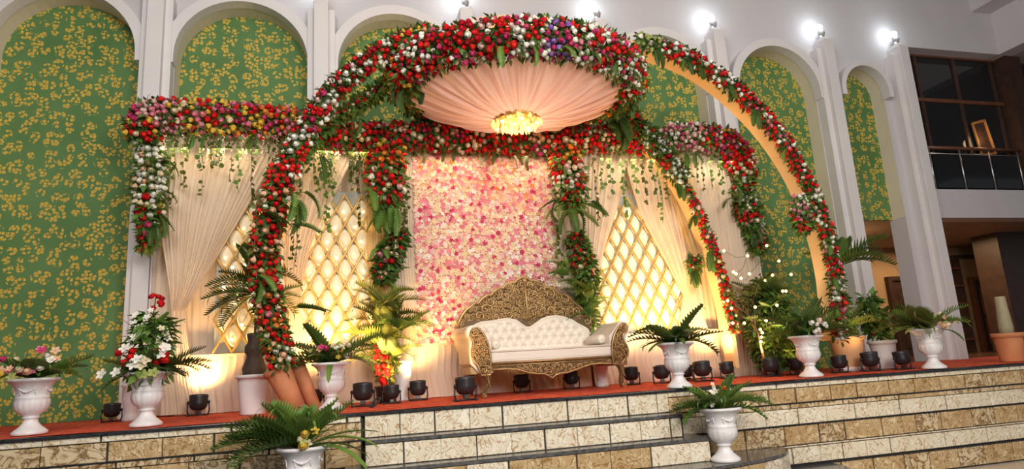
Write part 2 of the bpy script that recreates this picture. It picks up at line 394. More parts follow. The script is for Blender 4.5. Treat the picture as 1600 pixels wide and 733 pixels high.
# --- balcony with dark glazing
yb = 9.3
struct(MB().bx(6.6, 22, YW+.3, yb+1.5, OPZ0-.05, OPZ0-.02).build('floor_balcony', M['dark_wood']), 'dark balcony floor')
struct(MB().bx(6.6, 22, yb+1.2, yb+1.3, OPZ0, TOP).build('wall_balcony_back', mottled('dark_grey_wall',(.05,.05,.05),(.07,.068,.065),2,.5)), 'dark wall behind the balcony glazing')
struct(MB().bx(WR-.6, 22, YW+.3, yb+1.3, OPZ1, OPZ1+.08).build('ceiling_balcony', M['dark_wood']), 'dark ceiling over the balcony')
gl = thing('balcony_glazing', 'dark glazed screen with brown mullions behind the upper opening', 'glazing', (9.5, YW+.24, OPZ0))
yg = YW+.24
def gp(px, py): return at(px, py, yg)
xs = [gp(1440,180).x-.35, gp(1444,180).x, gp(1504,180).x, gp(1562,180).x, gp(1700,150).x, gp(1850,150).x]
zr = [OPZ0, gp(1500,237).z-.36, gp(1500,160).z, OPZ1]
for a, b in zip(xs[:-1], xs[1:]):
    for c, d in zip(zr[1:-1], zr[2:]):
        MB().bx(a+.02, b-.02, yg, yg+.012, c+.02, d-.02).build('pane', M['glass_dark'], gl)
for a in xs: MB().bx(a-.03, a+.03, yg-.03, yg+.05, OPZ0, OPZ1).build('mullion', M['dark_wood'], gl, bevel=.004)
for c in zr[1:]: MB().bx(xs[0], xs[-1], yg-.035, yg+.055, c-.03, c+.03).build('transom', M['red_wood'], gl, bevel=.004)
# darkened glass post at the corner
struct(MB().bx(gp(1562,150).x, gp(1562,150).x+.34, YW+.02, YW+.5, OPZ0, OPZ1).build('trim_23', M['dark_wood']), 'dark clad corner post of the balcony')
rl = thing('balcony_railing', 'brown handrail with steel posts and glass along the upper balcony', 'railing', (9.5, YW+.12, OPZ0))
hz = at(1500, 232, YW+.12).z
MB().tube([(WR+.1, YW+.12, hz), (gp(1562,150).x+.5, YW+.12, hz)], .028, 10).build('handrail', M['red_wood'], rl, smooth=True)
for k in range(4):
    xx = WR+.15+k*.62
    MB().tube([(xx, YW+.12, OPZ0), (xx, YW+.12, hz)], .016, 8).build('post', M['steel'], rl, smooth=True)
    if k < 3: MB().bx(xx+.04, xx+.58, YW+.115, YW+.125, OPZ0+.06, hz-.12).build('glass_pane', M['glass_dark'], rl)
MB().tube([(WR+.1, YW+.12, hz-.1), (gp(1562,150).x+.5, YW+.12, hz-.1)], .012, 8).build('lower_rail', M['steel'], rl, smooth=True)
# lit golden wooden frame (reflected chair back) on the balcony
fr = thing('wooden_frame', 'golden wooden frame lit warmly behind the balcony handrail', 'frame', (*at(1535,240,YW+.2).xy, OPZ0))
c0 = [at(px, py, YW+.2) for px, py in ((1519,193),(1538,188),(1556,240),(1534,243))]
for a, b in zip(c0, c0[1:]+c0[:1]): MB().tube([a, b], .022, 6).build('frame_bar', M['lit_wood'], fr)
q = MB(); q.add([v+Vector((0,.012,0)) for v in c0]+[v+Vector((0,.025,0)) for v in c0], [(0,1,2,3),(7,6,5,4)]); q.build('dark_panel', M['dark_wood'], fr)
bl = bpy.data.lights.new('balcony_light','POINT'); bl.energy = 2.5; bl.color = (1,.6,.3); bl.shadow_soft_size = .1
bo = bpy.data.objects.new('balcony_light', bl); C.objects.link(bo); bo.location = at(1540,215,YW+.1)

# --- stage
YF = 5.6
ST0 = gz(570, 685, -.2).x; ST1 = 2.90
struct(MB().bx(WL, 14, YF+.03, YW+.05, -1.0, -.001).build('floor_stage', M['joint']), 'raised stage platform')
cp = MB()
def cf(u, v):
    X = -4.6+u*14.6; Y = YF+.02+v*(YW-YF-.04); return (X, Y, .006+.002*sin(X*7)*cos(Y*5))
cp.grid(cf, 60, 6)
tag(cp.build('carpet', M['carpet'], smooth=True), 'thin red patterned carpet covering the stage floor', 'carpet')
struct(MB().bx(WL, 14, YF-.035, YF+.045, -.022, .003).build('trim_30', M['granite'], bevel=.004), 'black granite nosing along the stage edge')
tile_cache = {}
def tile(parent, x0, x1, z0, z1, y, mat, th=.018):
    wd, hd = round(x1-x0, 2), round(z1-z0, 3); key = (wd, hd, mat)
    if key not in tile_cache:
        b = MB(); e = .004
        X, Z = wd/2, hd/2
        vs = [(-X,th,-Z),(X,th,-Z),(X,th,Z),(-X,th,Z),(-X,e,-Z),(X,e,-Z),(X,e,Z),(-X,e,Z),(-X+e,0,-Z+e),(X-e,0,-Z+e),(X-e,0,Z-e),(-X+e,0,Z-e)]
        b.add(vs, [(0,1,5,4),(1,2,6,5),(2,3,7,6),(3,0,4,7),(4,5,9,8),(5,6,10,9),(6,7,11,10),(7,4,8,11),(8,9,10,11)])
        tile_cache[key] = b.mesh('tile', M[mat])
    loc = Vector(((x0+x1)/2, y-th+uni(-.0015,.0015), (z0+z1)/2)) - parent.location
    o = inst('tile', tile_cache[key], parent); o.location = loc
    o.rotation_euler = (uni(-.006,.006), 0, uni(-.006,.006)); return o
def course(parent, x0, x1, z0, z1, y, mats, wid=.29, jit=.08, every=2, off=0.):
    x = x0; k = int(off)
    while x < x1-.03:
        wd = wid*(1+uni(-jit, jit)); xe = min(x+wd, x1)
        if x1-xe < .07: xe = x1
        tile(parent, x, xe, z0, z1, y, random.choice(mats))
        k += 1; x = xe+(.014 if k % every == 0 else .004)
CR, TN, BR = 'tile_cream', 'tile_tan', 'tile_brown'
wl = MB().bx(WL, ST0-.02, YF, YF+.05, -1.0, -.02).build('wall_stage_left', M['joint']); struct(wl, 'stage front left of the steps, clad in marble tiles')
wr = MB().bx(ST1, 14, YF, YF+.05, -1.0, -.02).build('wall_stage_right', M['joint']); struct(wr, 'stage front right of the steps, clad in marble tiles')
rows = [(-.066,-.024,[CR],.42), (-.21,-.074,[TN,BR,TN],.36), (-.262,-.222,[BR,TN,CR],.3), (-.412,-.268,[CR],.3), (-.60,-.428,[BR,TN,BR],.36), (-.622,-.61,[CR],.4), (-.775,-.63,[CR],.31), (-.985,-.80,[BR,TN],.36)]
for z0, z1, ms, wd in rows:
    course(wr, ST1+.0, 10.2, z0, z1, YF, ms, wd, .22, 1 if wd > .33 else 2)
    course(wl, -3.4, ST0-.03, z0, z1, YF, [TN, BR] if wd != .42 else [CR], wd, .22, 2)
for k, z in enumerate((-.214, -.419, -.792)):
    struct(MB().bx(ST1+.15*(k == 0), 14, YF-.024, YF+.01, z-.006, z+.004).build('trim_%d' % (31+k), M['granite']), 'thin black granite band in the tiled stage front')
    struct(MB().bx(WL, ST0-.2*k, YF-.024, YF+.01, z-.006, z+.004).build('trim_%d' % (34+k), M['granite']), 'thin black granite band left of the steps')
# steps: each a dark granite tread over tiled riser
def step(n, outline, z, zlow, curved=False, label=''):
    o = MB().zprism(outline, zlow, z-.03).build('trim_%d' % n, M['joint']); struct(o, label)
    big = outline
    MB().zprism([(x, y-.022 if y < YF-.03 else y) for x, y in big], z-.03, z).build('tread', M['tread'], o, bevel=.004)
    return o
Y1, Y2 = 5.40, 5.24
s0 = MB().bx(ST0, ST1, YF, YF+.04, -.2, -.02).build('trim_40', M['joint']); struct(s0, 'top riser of the stage steps in cream marble tiles')
course(s0, ST0+.0, ST1-.0, -.196, -.026, YF, [CR], .285, .02, 2)
s1 = step(41, [(ST0,Y1),(ST1+.02,Y1),(ST1+.02,YF-.001),(ST0,YF-.001)], -.2, -.4, label='first tiled step below the stage')
course(s1, ST0, ST1+.0, -.396, -.236, Y1, [CR], .285, .02, 2, 1)
ST2 = 3.07
s2 = step(42, [(ST0-.16,Y2),(ST2,Y2),(ST2,YF-.001),(ST2-.001,YF-.001),(ST0-.16,YF-.001)], -.4, -.6, label='second tiled step below the stage')
course(s2, ST0-.16, ST2-.01, -.597, -.436, Y2, [CR, TN, TN], .30, .25, 2)
def curved_outline(xl, xr, yfront, yback, rx):
    ry = yback-yfront; n = 20
    right = [(xr-rx+rx*sin(pi/2*k/n), yback-ry*cos(pi/2*k/n)) for k in range(n+1)]
    left = [(xl+rx-rx*sin(pi/2*k/n), yback-ry*cos(pi/2*k/n)) for k in range(n, -1, -1)]
    return left+right
def curved_riser(parent, outline, z0, z1, mats):
    # tiles follow the curve, one per stretch of about 0.28 m
    pts = [Vector((x, y, 0)) for x, y in outline]; acc = 0; start = pts[0]; run = [pts[0]]
    for a, b in zip(pts[:-1], pts[1:]):
        seg = (b-a).length; nsub = max(1, int(seg/.27))
        for k in range(nsub):
            p0 = a+(b-a)*(k/nsub); p1 = a+(b-a)*((k+1)/nsub); run.append(p1); acc += (p1-p0).length
            if acc > .235:
                s_, e_ = start, p1; d = (e_-s_); L = d.length
                bb = MB(); L2 = L/2-.004; 
                bb.bx(-L2, L2, -.014, .004, -(z1-z0)/2, (z1-z0)/2)
                o = inst('tile', bb.mesh('tile', M[random.choice(mats)]), parent)
                o.location = (s_+e_)/2+Vector((0,0,(z0+z1)/2)); o.rotation_euler = (0,0,atan2(d.y, d.x))
                start = p1; acc = 0
X3L, X3R = -1.6, 4.02
o3 = curved_outline(X3L, X3R, 4.96, YF-.02, 1.5)
s3 = step(43, o3, -.6, -.8, label='wide curved step in dark granite carrying two flower urns')
curved_riser(s3, o3, -.797, -.636, [CR, TN])
X4R = 4.58
o4 = curved_outline(X3L-.9, X4R, 4.55, YF-.02, 2.0)
s4 = step(44, o4, -.8, -1.0, label='lowest curved step in dark granite')
curved_riser(s4, o4, -.997, -.836, [CR, TN])
fl = MB().bx(-12, 16, -7, YF, -1.08, -1.03).build('floor', M['joint']); struct(fl, 'pale marble hall floor')
tw = .8
for i in range(8):
    for j in range(4):
        x0 = 3.2+i*tw; y1 = YF-j*tw
        b = MB().bx(x0+.003, x0+tw-.003, y1-tw+.003, y1-.003, -1.03, -1.0)
        b.build('floor_tile', M['floor'], fl)

# ================================================================ FLOWER AND LEAF KIT
def rose_mesh(col, var):
    b = MB(); r_ = random.Random(hash((col, var)) % 1000 if False else (len(col)*7+var*13+ord(col[0])))
    # nested whorls of cupped petals around +Z, unit radius
    for ring, (n, R_, H, op) in enumerate(((5, 1.0, .42, -.04), (5, .74, .74, -.05), (4, .42, .92, .0))):
        for k in range(n):
            a0 = 2*pi*k/n+ring*.6+r_.uniform(-.12, .12); wd = 2*pi/n*.62
            vs = []
            for v, (rr, zz) in enumerate(((.25, -.35), (R_*1.0, H*.1), (R_*(.84+op), H))):
                for u in (-1, 0, 1):
                    an = a0+u*wd*(.6, 1, .8)[v]; q = rr*(1-.10*abs(u)); z2 = zz-(.10*abs(u) if v == 2 else 0)
                    vs.append((q*cos(an), q*sin(an), z2))
            b.add(vs, [(0,1,4,3),(1,2,5,4),(3,4,7,6),(4,5,8,7)])
    b.lathe([(.02,.2),(.62,.35),(.50,.66),(.28,.86),(.05,.92)], 7)
    return b.mesh('rose', M['petal_'+col], True)
ROSE = {k: [rose_mesh(k, v) for v in range(2)] for k in PETAL}
def daisy_mesh(col):      # open five-petal bloom
    b = MB()
    for k in range(5):
        a = 2*pi*k/5; ca, sa = cos(a), sin(a)
        pts = [(.08,0,0),(.5,-.36,.16),(.95,-.22,.26),(1.02,.0,.20),(.95,.22,.26),(.5,.36,.16),(.5,0,.02)]
        vs = [(x*ca-y*sa, x*sa+y*ca, z) for x, y, z in pts]
        b.add(vs, [(0,1,6),(1,2,3,6),(6,3,4,5),(0,6,5)])
    b.ball((0,0,.08), .14, 6, 4)
    return b.mesh('bloom', M['petal_'+col], True)
BLOOM = {k: daisy_mesh(k) for k in PETAL}

def leaf_verts(L, W, droop=.2, fold=.12, n=3):
    vs = []; fs = []
    for i in range(n+1):
        u = i/n; wd = W*.5*(sin(pi*min(1, u*.9+.1))**.8) if i < n else .001
        z = -droop*L*u*u
        vs += [(-wd, L*u, z+wd*fold*2), (0, L*u, z), (wd, L*u, z+wd*fold*2)]
    for i in range(n):
        a = i*3; fs += [(a,a+1,a+4,a+3),(a+1,a+2,a+5,a+4)]
    return vs, fs
def lf(b, mtx, L, W, droop=.2, n=3):
    vs, fs = leaf_verts(L, W, droop, n=n); b.add([mtx@Vector(v) for v in vs], fs)
def strap_mesh(L, W, droop, serr, mat, name='leaf'):
    """long arching leaf; serr adds finger-like leaflets (fern / cycad look)"""
    b = MB(); n = 9; pts = []
    for i in range(n+1):
        u = i/n; a = 1.15-droop*u
        pts.append((0, 0, 0) if i == 0 else (0, pts[-1][1]+L/n*cos(a), pts[-1][2]+L/n*sin(a)))
    if not serr:
        vs = []; fs = []
        for i, p in enumerate(pts):
            u = i/n; wd = W/2*(.35+.65*sin(pi*min(1, u*.85+.1)))*(1 if i < n else .05)
            vs += [(-wd, p[1], p[2]+wd*.35), (0, p[1], p[2]), (wd, p[1], p[2]+wd*.35)]
        for i in range(n): a = i*3; fs += [(a,a+1,a+4,a+3),(a+1,a+2,a+5,a+4)]
        b.add(vs, fs)
    else:
        b.tube(pts, [.006*(1-.7*i/n) for i in range(n+1)], 4)
        m_ = serr
        for k in range(m_):
            u = .12+.88*k/(m_-1); f = u*n; i = min(int(f), n-1); p = Vector(pts[i]).lerp(Vector(pts[i+1]), f-i)
            d = (Vector(pts[i+1])-Vector(pts[i])).normalized(); ll = W*(.45+.75*sin(pi*min(1, u*.8+.12)))*(1-.35*u)
            for sd in (-1, 1):
                dirv = (d*.9+Vector((sd,0,.12))).normalized(); up = d.cross(Vector((1,0,0))).normalized()
                xx = dirv.cross(up).normalized(); mt = Matrix((( *xx,),( *dirv,),( *xx.cross(dirv),))).transposed().to_4x4(); mt.translation = p
                lf(b, mt, ll, L*.9/m_*(1.6 if W < .15 else 1.0), .3, 2)
        mt = Matrix.Translation(pts[-1]); lf(b, mt, W*.5, .02, .5, 2)
    return b.mesh(name, LEAF[mat])
FR = {}
for mat in ('dark', 'mid', 'lime', 'olive'):
    FR['palm_'+mat] = [strap_mesh(.50, .17, (.25+.40*k), 15, mat, 'frond') for k in range(3)]
    FR['fern_'+mat] = [strap_mesh(.42, .10, .30+.45*k, 12, mat, 'frond') for k in range(3)]
    FR['strap_'+mat] = [strap_mesh(.40, .055, .25+.45*k, 0, mat, 'leaf') for k in range(3)]
FR['strap_burgundy'] = [strap_mesh(.36, .05, .8, 0, 'burgundy', 'leaf')]
def fan(parent, base, key, n, tilt=(.0, 1.0), size=(.8, 1.15), az=(0, 2*pi), name='frond'):
    out = []
    for k in range(n):
        me = random.choice(FR[key]); a = az[0]+(az[1]-az[0])*(k+uni(-.35,.35))/n; tl = uni(*tilt)*.50
        mt = Matrix.Translation(base) @ Matrix.Rotation(a-pi/2, 4, 'Z') @ Matrix.Rotation(-tl, 4, 'X') @ Matrix.Scale(uni(*size), 4)
        out.append(inst(name, me, parent, mt))
    return out

def foliage_blob(parent, pts_r, count, mats=('dark',), L=(.05,.10), name='foliage', world=True):
    """loose leaves standing out all round a chain of (point, radius)"""
    for mi, mat in enumerate(mats):
        b = MB()
        for _ in range(count//len(mats)):
            f = rnd()*(len(pts_r)-1); i = min(int(f), len(pts_r)-2); u = f-i
            p = pts_r[i][0].lerp(pts_r[i+1][0], u); r = pts_r[i][1]*(1-u)+pts_r[i+1][1]*u
            t_ = (pts_r[i+1][0]-pts_r[i][0]).normalized()
            d = Vector((uni(-1,1), uni(-1,1), uni(-1,1))); d = (d-t_*d.dot(t_)*.6).normalized()
            q = p+d*r*uni(.45,1.02); dirv = (d+Vector((uni(-.7,.7),uni(-.7,.7),uni(-.9,.4)))).normalized()
            x_ = dirv.cross(Vector((uni(-1,1),uni(-1,1),1)).normalized()).normalized()
            mt = Matrix((( *x_,),( *dirv,),( *x_.cross(dirv),))).transposed().to_4x4(); mt.translation = q
            ll = uni(*L); lf(b, mt, ll, ll*.5, .25, 2)
        b.build(name, LEAF[mat], parent, kind='stuff', world=world)
def smooth_chain(pts, n=40):
    """Catmull-Rom through (x,y,z,r) tuples"""
    P = [Vector(p) for p in pts]; P = [2*P[0]-P[1]]+P+[2*P[-1]-P[-2]]; out = []
    m_ = len(pts)-1
    for k in range(n+1):
        f = k/n*m_; i = min(int(f), m_-1); t = f-i; a, b, c, d = P[i], P[i+1], P[i+2], P[i+3]
        out.append(.5*((2*b)+(c-a)*t+(2*a-5*b+4*c-d)*t*t+(3*b-a-3*c+d)*t**3))
    return out
def V4(v, r): return Vector((v[0], v[1], v[2], r))
def pick(pal):
    s = sum(w for _, w in pal); x = rnd()*s
    for c, w in pal:
        x -= w
        if x <= 0: return c
    return pal[-1][0]
def garland(name, label, path, n, pal, size=.042, group=None, cat='garland', leaf=900, leafmats=('dark','mid'), back=-.25, face=(-.15,-1,-.1), leafL=(.06,.12), clumps=True):
    """path: list of Vector4 (x,y,z,radius); pal(u)-> [(colour, weight)]"""
    ch = smooth_chain(path, 48)
    root = thing(name, label, cat, Vector(path[len(path)//2][:3]), group)
    pr = [(Vector(q[:3]), q[3]) for q in ch]
    core = MB().tube([p for p, r in pr], [r*.62 for p, r in pr], 8); core.build('foam_core', M['moss'], root, smooth=True)
    foliage_blob(root, [(p, r*1.12) for p, r in pr], leaf, leafmats, L=leafL)
    fv = Vector(face).normalized(); placed = []; tries = 0; cell = {}
    def near(q, dmin):
        kx, ky, kz = int(q.x/.1), int(q.y/.1), int(q.z/.1)
        for a in (-1,0,1):
            for b in (-1,0,1):
                for c in (-1,0,1):
                    for o in cell.get((kx+a,ky+b,kz+c), ()):
                        if (o-q).length < dmin: return True
        return False
    extra = {}; cnt = 0
    clump = [(rnd(), uni(0, 2*pi), None) for _ in range(8)]
    zone = {}
    while cnt < n and tries < n*40:
        tries += 1; f = rnd()*(len(pr)-1); i = min(int(f), len(pr)-2); u = f-i
        p = pr[i][0].lerp(pr[i+1][0], u); r = pr[i][1]*(1-u)+pr[i+1][1]*u
        t_ = (pr[i+1][0]-pr[i][0]).normalized()
        d = Vector((uni(-1,1), uni(-1,1), uni(-1,1))); d = d-t_*d.dot(t_)
        if d.length < .2: continue
        d.normalize()
        if d.dot(fv) < back: continue
        q = p+d*r*uni(.86, 1.12); sz = size*uni(.8, 1.25)
        if near(q, sz*1.62): continue
        cell.setdefault((int(q.x/.1), int(q.y/.1), int(q.z/.1)), []).append(q)
        # neighbours tend to share a colour: bunches tied by colour
        zk = (int(q.x/.17+100), int(q.z/.15+100), int(q.y/.3))
        if clumps and zk in zone and rnd() < .42: col = zone[zk]
        else: col = pick(pal(f/(len(pr)-1))); zone[zk] = col
        nrm = (d+Vector((uni(-.35,.35),uni(-.35,.35),uni(-.35,.35)))).normalized()
        mt = frame_to(q-root.location, nrm, uni(0,6.3), sz); cnt += 1
        if cnt <= 300: inst('rose', random.choice(ROSE[col]), root, mt)
        else: extra.setdefault(col, []).append(mt)
    for col, ms in extra.items():
        b = MB(); me = ROSE[col][0]; vs = [v.co.copy() for v in me.vertices]; fs = [tuple(p.vertices) for p in me.polygons]
        for mt in ms: b.add([mt@v for v in vs], fs)
        o = bpy.data.objects.new('rose_mass', b.mesh('rose_mass', M['petal_'+col], True)); C.objects.link(o); o.parent = root; o['kind'] = 'stuff'
    return root
def spray(root, p, d, L, mat='dark', n=3, key='fern_'):
    """a drooping frond spray belonging to a garland; p world, d direction"""
    for k in range(n):
        me = random.choice(FR[key+mat]); dd = (Vector(d)+Vector((uni(-.3,.3),uni(-.3,.3),uni(-.25,.25)))).normalized()
        q = dd.to_track_quat('Y', 'Z').to_matrix().to_4x4()
        inst('fern_spray', me, root, Matrix.Translation(Vector(p)-root.location) @ q @ Matrix.Rotation(uni(-.5,.5), 4, 'Y') @ Matrix.Rotation(-.85, 4, 'X') @ Matrix.Scale(L/.42*uni(.8,1.1), 4))
VM = {}
def vine_mesh(mat, L, seed, kind='leaf'):
    key = (mat, round(L, 1), seed, kind)
    if key in VM: return VM[key]
    rr = random.Random(seed*31+int(L*10)); b = MB(); n = 10; pts = [(0,0,0)]
    for i in range(n): pts.append((pts[-1][0]+rr.uniform(-.012,.012), pts[-1][1]+rr.uniform(-.01,.01), -L*(i+1)/n))
    b.tube(pts, .0022, 4)
    m_ = int(L/(.028 if kind == 'leaf' else .016))
    for k in range(m_):
        f = k/m_*n; i = int(f); p = Vector(pts[i]).lerp(Vector(pts[i+1]), f-i)
        if kind == 'leaf':
            if rr.random() < .25: continue
            dirv = Vector((rr.uniform(-1,1), rr.uniform(-1,.3), rr.uniform(-1,.2))).normalized()
            x_ = dirv.cross(Vector((rr.uniform(-.5,.5),-1,rr.uniform(-.5,.5)))).normalized(); mt = Matrix((( *x_,),( *dirv,),( *x_.cross(dirv),))).transposed().to_4x4(); mt.translation = p
            s_ = rr.uniform(.038,.058); lf(b, mt, s_, s_*.95, .2, 3)
        else:
            b.ball(p+Vector((rr.uniform(-.025,.025), rr.uniform(-.02,.02), 0)), rr.uniform(.006,.012), 5, 3)
    VM[key] = b.mesh('vine', LEAF[mat] if kind == 'leaf' else M['petal_'+mat]); return VM[key]
def vine(root, p, L, mat='mid', kind='leaf', seed=None):
    if kind == 'leaf': mat = {'mid': 'olive', 'lime': 'mid', 'dark': 'dark'}[mat]
    inst('hanging_vine' if kind == 'leaf' else 'blossom_string', vine_mesh(mat, L, seed if seed is not None else random.randint(0,4), kind), root, Matrix.Translation(Vector(p)-root.location) @ Matrix.Rotation(uni(0,6.3), 4, 'Z'))

# ================================================================ BACKDROP
YBK, YLT, YPK, YSW, YGA = 7.40, 7.28, 7.22, 7.20, 7.08
def drape(name, label, Lc, Rc, Y, nf, amp, mat='drape', nu=None, cat='curtain', group=None, seed=1, parent=None):
    """Lc / Rc: lists of (x,z) down the two edges, top to bottom"""
    rr = random.Random(seed); ph = [rr.uniform(0,6.3) for _ in range(4)]; fq = [rr.uniform(.7,1.3) for _ in range(4)]
    L_ = smooth_chain([(x,0,z,0) for x,z in Lc], 28); R_ = smooth_chain([(x,0,z,0) for x,z in Rc], 28)
    nu = nu or max(24, int(nf*14))
    def f(u, v):
        i = min(int(round(v*28)), 28); a, b = L_[i], R_[i]; uu = u+(.12*sin(7*v+ph[0])+.25*sin(u*5+ph[1])*v)/nf
        uu = min(max(uu, 0), 1)
        x = a.x+(b.x-a.x)*uu; z = a.z+(b.z-a.z)*uu
        wdt = abs(b.x-a.x); am = amp*.62*(.5+.5*min(1, wdt*1.6)); nf_ = nf*1.6
        y = Y+am*(sin(2*pi*nf_*u+ph[2]+.6*sin(4*v))*.6+.4*sin(2*pi*nf_*.41*fq[0]*u+ph[3])+.25*sin(2*pi*nf_*1.9*u+ph[1]))
        return (x, y, z)
    b = MB().grid(f, nu, 28)
    if parent is not None: return b.build(name, M[mat], parent, smooth=True)
    return tag(b.build(name, M[mat], smooth=True), label, cat, group)
def xz(Y, *pts): return [(lambda q: (q.x, q.z))(at(a, b, Y)) for a, b in pts]

BX0, BX1 = at(240, 400, YBK).x, at(1186, 400, YBK).x
ZT = 3.03
drape('backdrop_drape', 'long pleated cream backdrop cloth hanging behind the whole stage set', [(BX0,ZT),(BX0,1.5),(BX0,.02)], [(BX1,ZT),(BX1,1.5),(BX1,.02)], YBK, 62, .016, nu=760)
ZS = .60
sk = drape('skirt_drape', 'knee-high pleated peach skirt cloth along the foot of the backdrop', [(BX0+.3,ZS),(BX0+.3,.3),(BX0+.3,.012)], [(BX1-.35,ZS),(BX1-.35,.3),(BX1-.35,.012)], YSW+.06, 60, .018, 'skirt', nu=800)
led = thing('platform_ledge', 'low cloth covered ledge on top of the peach skirt', 'ledge', (1.5, 7.3, ZS))
MB().bx(BX0+.3, BX1-.35, YSW+.05, YBK-.03, ZS-.03, ZS).build('ledge_board', M['skirt'], led)

# swagged curtains
def P_(*pts): return xz(YSW, *pts)
G_SW = 'swagged curtains of the backdrop'
drape('swag_curtain', 'leftmost cream curtain, swept to a tie low on its left side', P_((247,212),(249,330),(262,430),(268,485)), P_((440,225),(400,300),(340,400),(289,486)), YSW, 13, .035, group=G_SW, seed=3)
drape('swag_curtain_tail', 'tail of the leftmost curtain falling to the carpet below its tie', P_((268,485),(260,540),(250,600),(246,650)), P_((289,486),(296,540),(310,600),(322,645)), YSW, 7, .03, seed=4, cat='curtain')
drape('swag_curtain', 'cream curtain swept left behind the left flower arch leg, right of the palm', P_((442,228),(444,330),(446,420),(452,482)), P_((562,232),(520,310),(484,390),(468,484)), YSW, 9, .03, group=G_SW, seed=5)
drape('swag_curtain_tail', 'curtain tail behind the left flower arch leg, below the second tie', P_((452,482),(450,520),(444,570)), P_((468,484),(480,520),(490,572)), YSW, 5, .025, seed=6)
drape('side_curtain', 'narrow straight cream curtain between the left lattice and the pink flower wall', P_((572,232),(574,400),(584,545)), P_((606,232),(610,400),(616,545)), YSW+.02, 5, .02, 'sheer', seed=7)
drape('side_curtain', 'pale cream strip of curtain touching the left edge of the pink flower wall', P_((608,232),(614,400),(622,545)), P_((646,232),(652,400),(660,545)), YSW+.04, 5, .015, seed=8)
drape('side_curtain', 'pale cream strip of curtain touching the right edge of the pink flower wall', P_((856,232),(866,400),(880,540)), P_((886,232),(896,400),(912,535)), YSW+.04, 5, .015, seed=9)
drape('swag_curtain', 'cream curtain narrowing leftwards, on the left of the right lattice', P_((884,232),(892,300),(904,380),(914,455)), P_((984,236),(966,320),(946,385),(930,452)), YSW, 8, .03, group=G_SW, seed=10)
drape('swag_curtain', 'cream curtain swept right across the top of the right lattice', P_((972,238),(1000,330),(1040,410),(1068,462)), P_((1092,238),(1094,320),(1092,400),(1086,462)), YSW, 11, .035, group=G_SW, seed=11)
drape('swag_curtain_tail', 'full curtain tail falling to the carpet below the right hand tie', P_((1068,462),(1062,500),(1060,540),(1062,592)), P_((1086,462),(1100,500),(1120,545),(1134,588)), YSW, 8, .035, seed=12)
drape('end_curtain', 'rightmost straight cream curtain beside the green wallpaper', P_((1060,238),(1090,340),(1112,450),(1130,590)), P_((1162,246),(1172,350),(1182,460),(1192,586)), YSW-.02, 10, .035, seed=13)
drape('sheer_strip', 'gold sheer strip of cloth hanging behind the right inner arch', P_((1020,240),(1050,320),(1075,400)), P_((1062,240),(1090,320),(1105,400)), YSW-.05, 4, .02, 'sheer', seed=14)

# frame poles of the backdrop
fp = thing('backdrop_frame', 'slim white pipe frame carrying the backdrop cloths', 'frame', (1.5, 7.45, 0))
for xx in (BX0-.02, .70, 2.50, BX1+.02): MB().tube([(xx,7.45,0),(xx,7.45,ZT+.04)], .02, 8).build('pole', M['trim'], fp, smooth=True)
MB().tube([(BX0-.02,7.45,ZT+.02),(BX1+.02,7.45,ZT+.02)], .02, 8).build('crossbar', M['trim'], fp, smooth=True)

# pink flower wall
pA = at(643, 240, YPK); pB = at(877, 530, YPK); px0, px1, pz0, pz1 = at(655,500,YPK).x-.02, at(866,400,YPK).x+.02, .60, 2.90
fw = thing('flower_wall', 'tall panel packed with pink and cream blossoms behind the sofa', 'flower wall', ((px0+px1)/2, YPK, pz0))
MB().bx(px0, px1, YPK, YPK+.05, pz0, pz1).build('backing_board', mottled('peach_backing', (.74,.40,.34),(.66,.30,.28),8,.8), fw)
big = []; step_ = .047; row = 0; z = pz0+.015
while z < pz1-.01:
    x = px0+.01+(row % 2)*step_/2
    while x < px1:
        big.append((x+uni(-.012,.012), z+uni(-.012,.012), uni(.022,.034))); x += step_
    z += step_*.84; row += 1
big.sort(key=lambda q: -q[2]+uni(-.004,.004)); ex = {}
for k, (x, z, s_) in enumerate(big):
    u = (z-pz0)/(pz1-pz0)
    warm = sin(x*3.1+1)*.08+u
    if warm > .72: pal = [('cream',5),('peach',4),('pink',3),('blush',3),('orange',.4),('magenta',.6)]
    else: pal = [('cream',8),('white',2.5),('blush',3.5),('pink',4.2),('magenta',1.3)]
    col = pick(pal)
    nrm = (uni(-.45,.45), -1, uni(-.45,.45)); mt = frame_to(Vector((x, YPK-.012-uni(0,.015), z))-fw.location, nrm, uni(0,6.3), s_)
    if k < 300: inst('bloom', BLOOM[col], fw, mt)
    else: ex.setdefault(col, []).append(mt)
for col, ms in ex.items():
    b = MB(); me = BLOOM[col]; vs = [v.co.copy() for v in me.vertices]; fs = [tuple(p.vertices) for p in me.polygons]
    for mt in ms: b.add([mt@v for v in vs], fs)
    o = bpy.data.objects.new('bloom_mass', b.mesh('bloom_mass', M['petal_'+col])); C.objects.link(o); o.parent = fw; o['kind'] = 'stuff'

